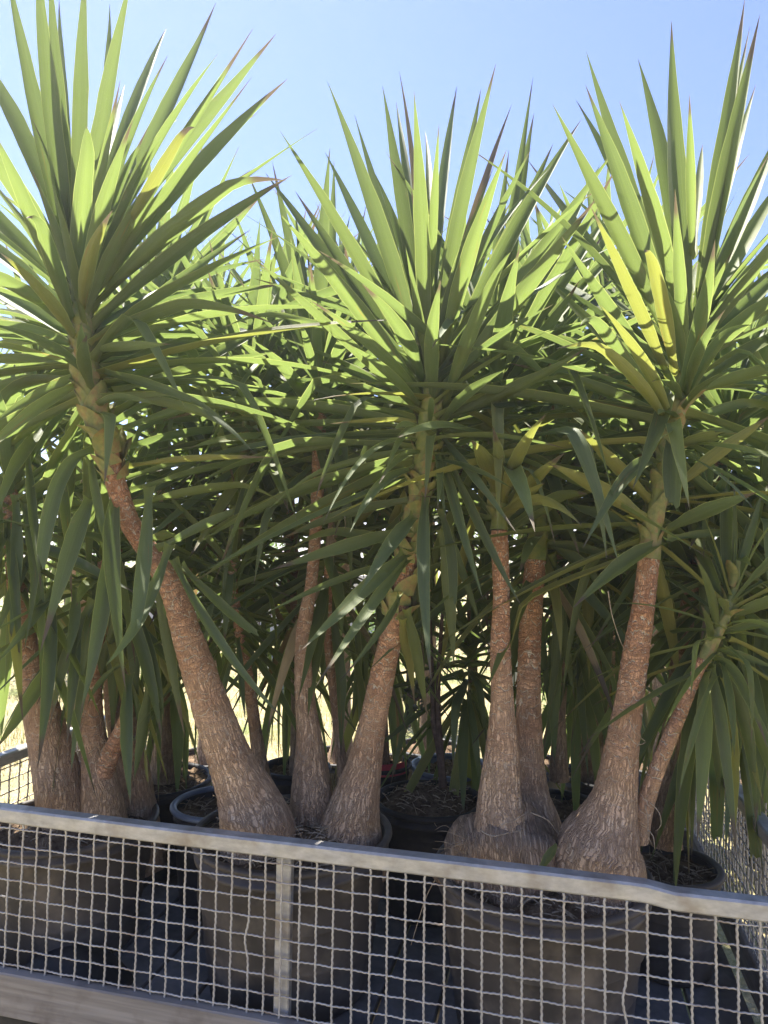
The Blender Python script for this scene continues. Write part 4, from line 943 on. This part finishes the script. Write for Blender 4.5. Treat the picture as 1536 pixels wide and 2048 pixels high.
wl = bpy.data.objects.new('garden_wall', None)
v, f = box_vf((-5.5, 13.0, -0.05), (0.5, 13.2, 1.15)); o = link('garden_wall', mesh('garden_wall', v, f, M['wall'], smooth=False)); tag(o, 'low pale rendered wall at the far side of the field', 'wall')
bpy.data.objects.remove(wl)

def shrub(px, Y, w_, h, n, label, seed, flowers=0):
    X = (px - 768) / F * Y; t = empty('shrub', (X, Y, 0), label, 'shrub'); rs = random.Random(seed)
    vs, fs = [], []
    for i in range(n):
        a = rs.uniform(0, 6.28); e = rs.uniform(-0.3, 1.57); q = rs.random() ** 0.4
        lump = 1 + 0.35 * noise.noise(Vector((math.cos(a) * 1.5, math.sin(a) * 1.5, e * 2 + seed)))
        c = Vector((math.cos(a) * math.cos(e) * w_ / 2 * q * lump, math.sin(a) * math.cos(e) * w_ / 2 * q * lump, h * (0.45 + 0.5 * math.sin(e) * q * lump)))
        d = Vector((rs.gauss(0, 1), rs.gauss(0, 1), rs.gauss(0, 1))).normalized(); s = d.orthogonal().normalized(); l = rs.uniform(0.03, 0.07); k = len(vs)
        vs += [c, c + d * l * .5 + s * l * .25, c + d * l, c + d * l * .5 - s * l * .25]; fs.append((k, k + 1, k + 2, k + 3))
    o = link('crown', mesh('crown', vs, fs, M['shrub'], smooth=False), t); o['kind'] = 'stuff'
    for k in range(4):
        a = k * 1.6; link('stem', tube([Vector((0.03 * math.cos(a), 0.03 * math.sin(a), -0.02)), Vector((0.1 * w_ * math.cos(a), 0.1 * w_ * math.sin(a), h * 0.35)), Vector((0.25 * w_ * math.cos(a), 0.25 * w_ * math.sin(a), h * 0.75))], 0.018, M['darkstem'], seg=6, name='stem', taper=0.6), t)
    for k in range(flowers):
        a = rs.uniform(3.3, 6.1); e = rs.uniform(-0.2, 1.2); c = Vector((math.cos(a) * math.cos(e) * w_ / 2, math.sin(a) * math.cos(e) * w_ / 2, h * (0.45 + 0.5 * math.sin(e))))
        vs, fs = [], []; R_ = 0.022
        for r, z in ((.2, -.8), (.8, -.5), (1, 0), (.8, .5), (.2, .8)):
            for q in range(8): vs.append((R_ * r * math.cos(q * .785), R_ * r * math.sin(q * .785), R_ * z))
        for i in range(4):
            for q in range(8): fs.append((i * 8 + q, i * 8 + (q + 1) % 8, i * 8 + 8 + (q + 1) % 8, i * 8 + 8 + q))
        link('flower', mesh('flower', vs, fs, M['petal']), t, c)
shrub(1160, 4.9, 0.9, 1.55, 2600, 'white flowered shrub glimpsed between the right hand trunks', 3, 26)
shrub(820, 6.5, 1.2, 1.5, 2600, 'grey green shrub on the field behind the mossy pot', 4)
shrub(520, 10.5, 2.4, 2.3, 4000, 'rounded shrub in front of the pale wall', 5)
shrub(150, 9.0, 2.0, 2.2, 4000, 'tall shrub on the field behind the left trunks', 6)
shrub(980, 11.0, 2.8, 2.6, 4500, 'broad shrub far behind the middle of the trailer', 7)
shrub(1400, 8.5, 2.4, 2.4, 4500, 'broad shrub far behind the right end of the trailer', 8)

# ------------------------------------------------------------------ loose roots and dry strings
def strand(name, pts, r, parent, label=None, cat=None, m='fibre'):
    q = [p for p, _ in spline([(P(*a), 1) for a in pts], 0.008)]
    o = link(name, tube(q, r, M[m], parent.location if parent else Vector(), 5, name, 0.6), parent)
    if label: tag(o, label, cat)
for pts in ([(1290, 1610, 1.74), (1296, 1640, 1.72), (1296, 1668, 1.72), (1304, 1690, 1.72)], [(1300, 1605, 1.73), (1318, 1625, 1.71), (1322, 1650, 1.71), (1312, 1662, 1.71)], [(1296, 1660, 1.72), (1306, 1672, 1.71), (1310, 1700, 1.71)],
            [(1255, 1470, 1.72), (1275, 1490, 1.71), (1292, 1484, 1.70)], [(1216, 1182, 1.70), (1224, 1230, 1.69), (1240, 1280, 1.69), (1250, 1300, 1.70)], [(1258, 1440, 1.71), (1270, 1465, 1.69), (1290, 1482, 1.69)]):
    strand('aerial_root', pts, 0.0016, y4)
for pts in ([(960, 1660, 1.75), (985, 1672, 1.73), (1020, 1665, 1.74), (1045, 1658, 1.77), (1050, 1640, 1.79)], [(1000, 1650, 1.77), (1030, 1640, 1.78), (1060, 1620, 1.82)], [(1060, 1625, 1.84), (1095, 1640, 1.83), (1115, 1665, 1.84), (1135, 1680, 1.86)], [(1040, 1660, 1.76), (1043, 1690, 1.75), (1040, 1710, 1.75)]):
    strand('aerial_root', pts, 0.0018, y3)
for k in range(8):
    rr = random.Random(k); a = (858 + rr.uniform(0, 50), 1655 + rr.uniform(0, 50)); strand('aerial_root', [(915 + rr.uniform(-10, 30), 1690 + rr.uniform(-15, 20), 1.83), ((a[0] + 915) / 2, a[1] + rr.uniform(-10, 10), 1.81), (a[0], a[1], 1.82)], 0.0009, y3)
for k in range(10):
    rr = random.Random(k + 40); x = rr.uniform(185, 225); strand('aerial_root', [(x, 1500 + rr.uniform(-20, 30), 2.17), (x + rr.uniform(-15, 15), 1490 + rr.uniform(-20, 30), 2.13), (x + rr.uniform(-25, 25), 1510 + rr.uniform(-20, 30), 2.14)], 0.0008, y5)
strand('dry_stalk', [(870, 1760, 1.72), (850, 1800, 1.70), (822, 1890, 1.68)], 0.0016, None, 'thin dry stalk caught behind the front mesh right of the post', 'stalk')
# fallen green leaf between the bulb and the right trunk
fl = empty('fallen_leaf', P(1085, 1735, 1.72), 'single short green leaf stuck upright between bulb and right trunk', 'leaf')
hero(fl, 1078, 1745, 1112, 1685, 26, 1.70, -.2, L=.1)

# ------------------------------------------------------------------ thin air volume added in place of lens flare veil, softens contrast
v, f = box_vf((-130, -130, -1.2), (130, 160, 5.2))
hz = bpy.data.materials.new('flare_veil_air'); hz.use_nodes = True; t_ = hz.node_tree; t_.nodes.remove(t_.nodes['Principled BSDF'])
pv = t_.nodes.new('ShaderNodeVolumePrincipled'); pv.inputs['Color'].default_value = (0.96, 0.97, 1, 1); pv.inputs['Density'].default_value = 0.0055; pv.inputs['Anisotropy'].default_value = 0.55
t_.links.new(pv.outputs[0], t_.nodes['Material Output'].inputs['Volume'])
tag(link('flare_veil', mesh('flare_veil', v, f, hz, smooth=False)), 'thin bright air added to stand in for lens flare', 'flare_veil', kind='stuff')
S.cycles.volume_bounces = 0
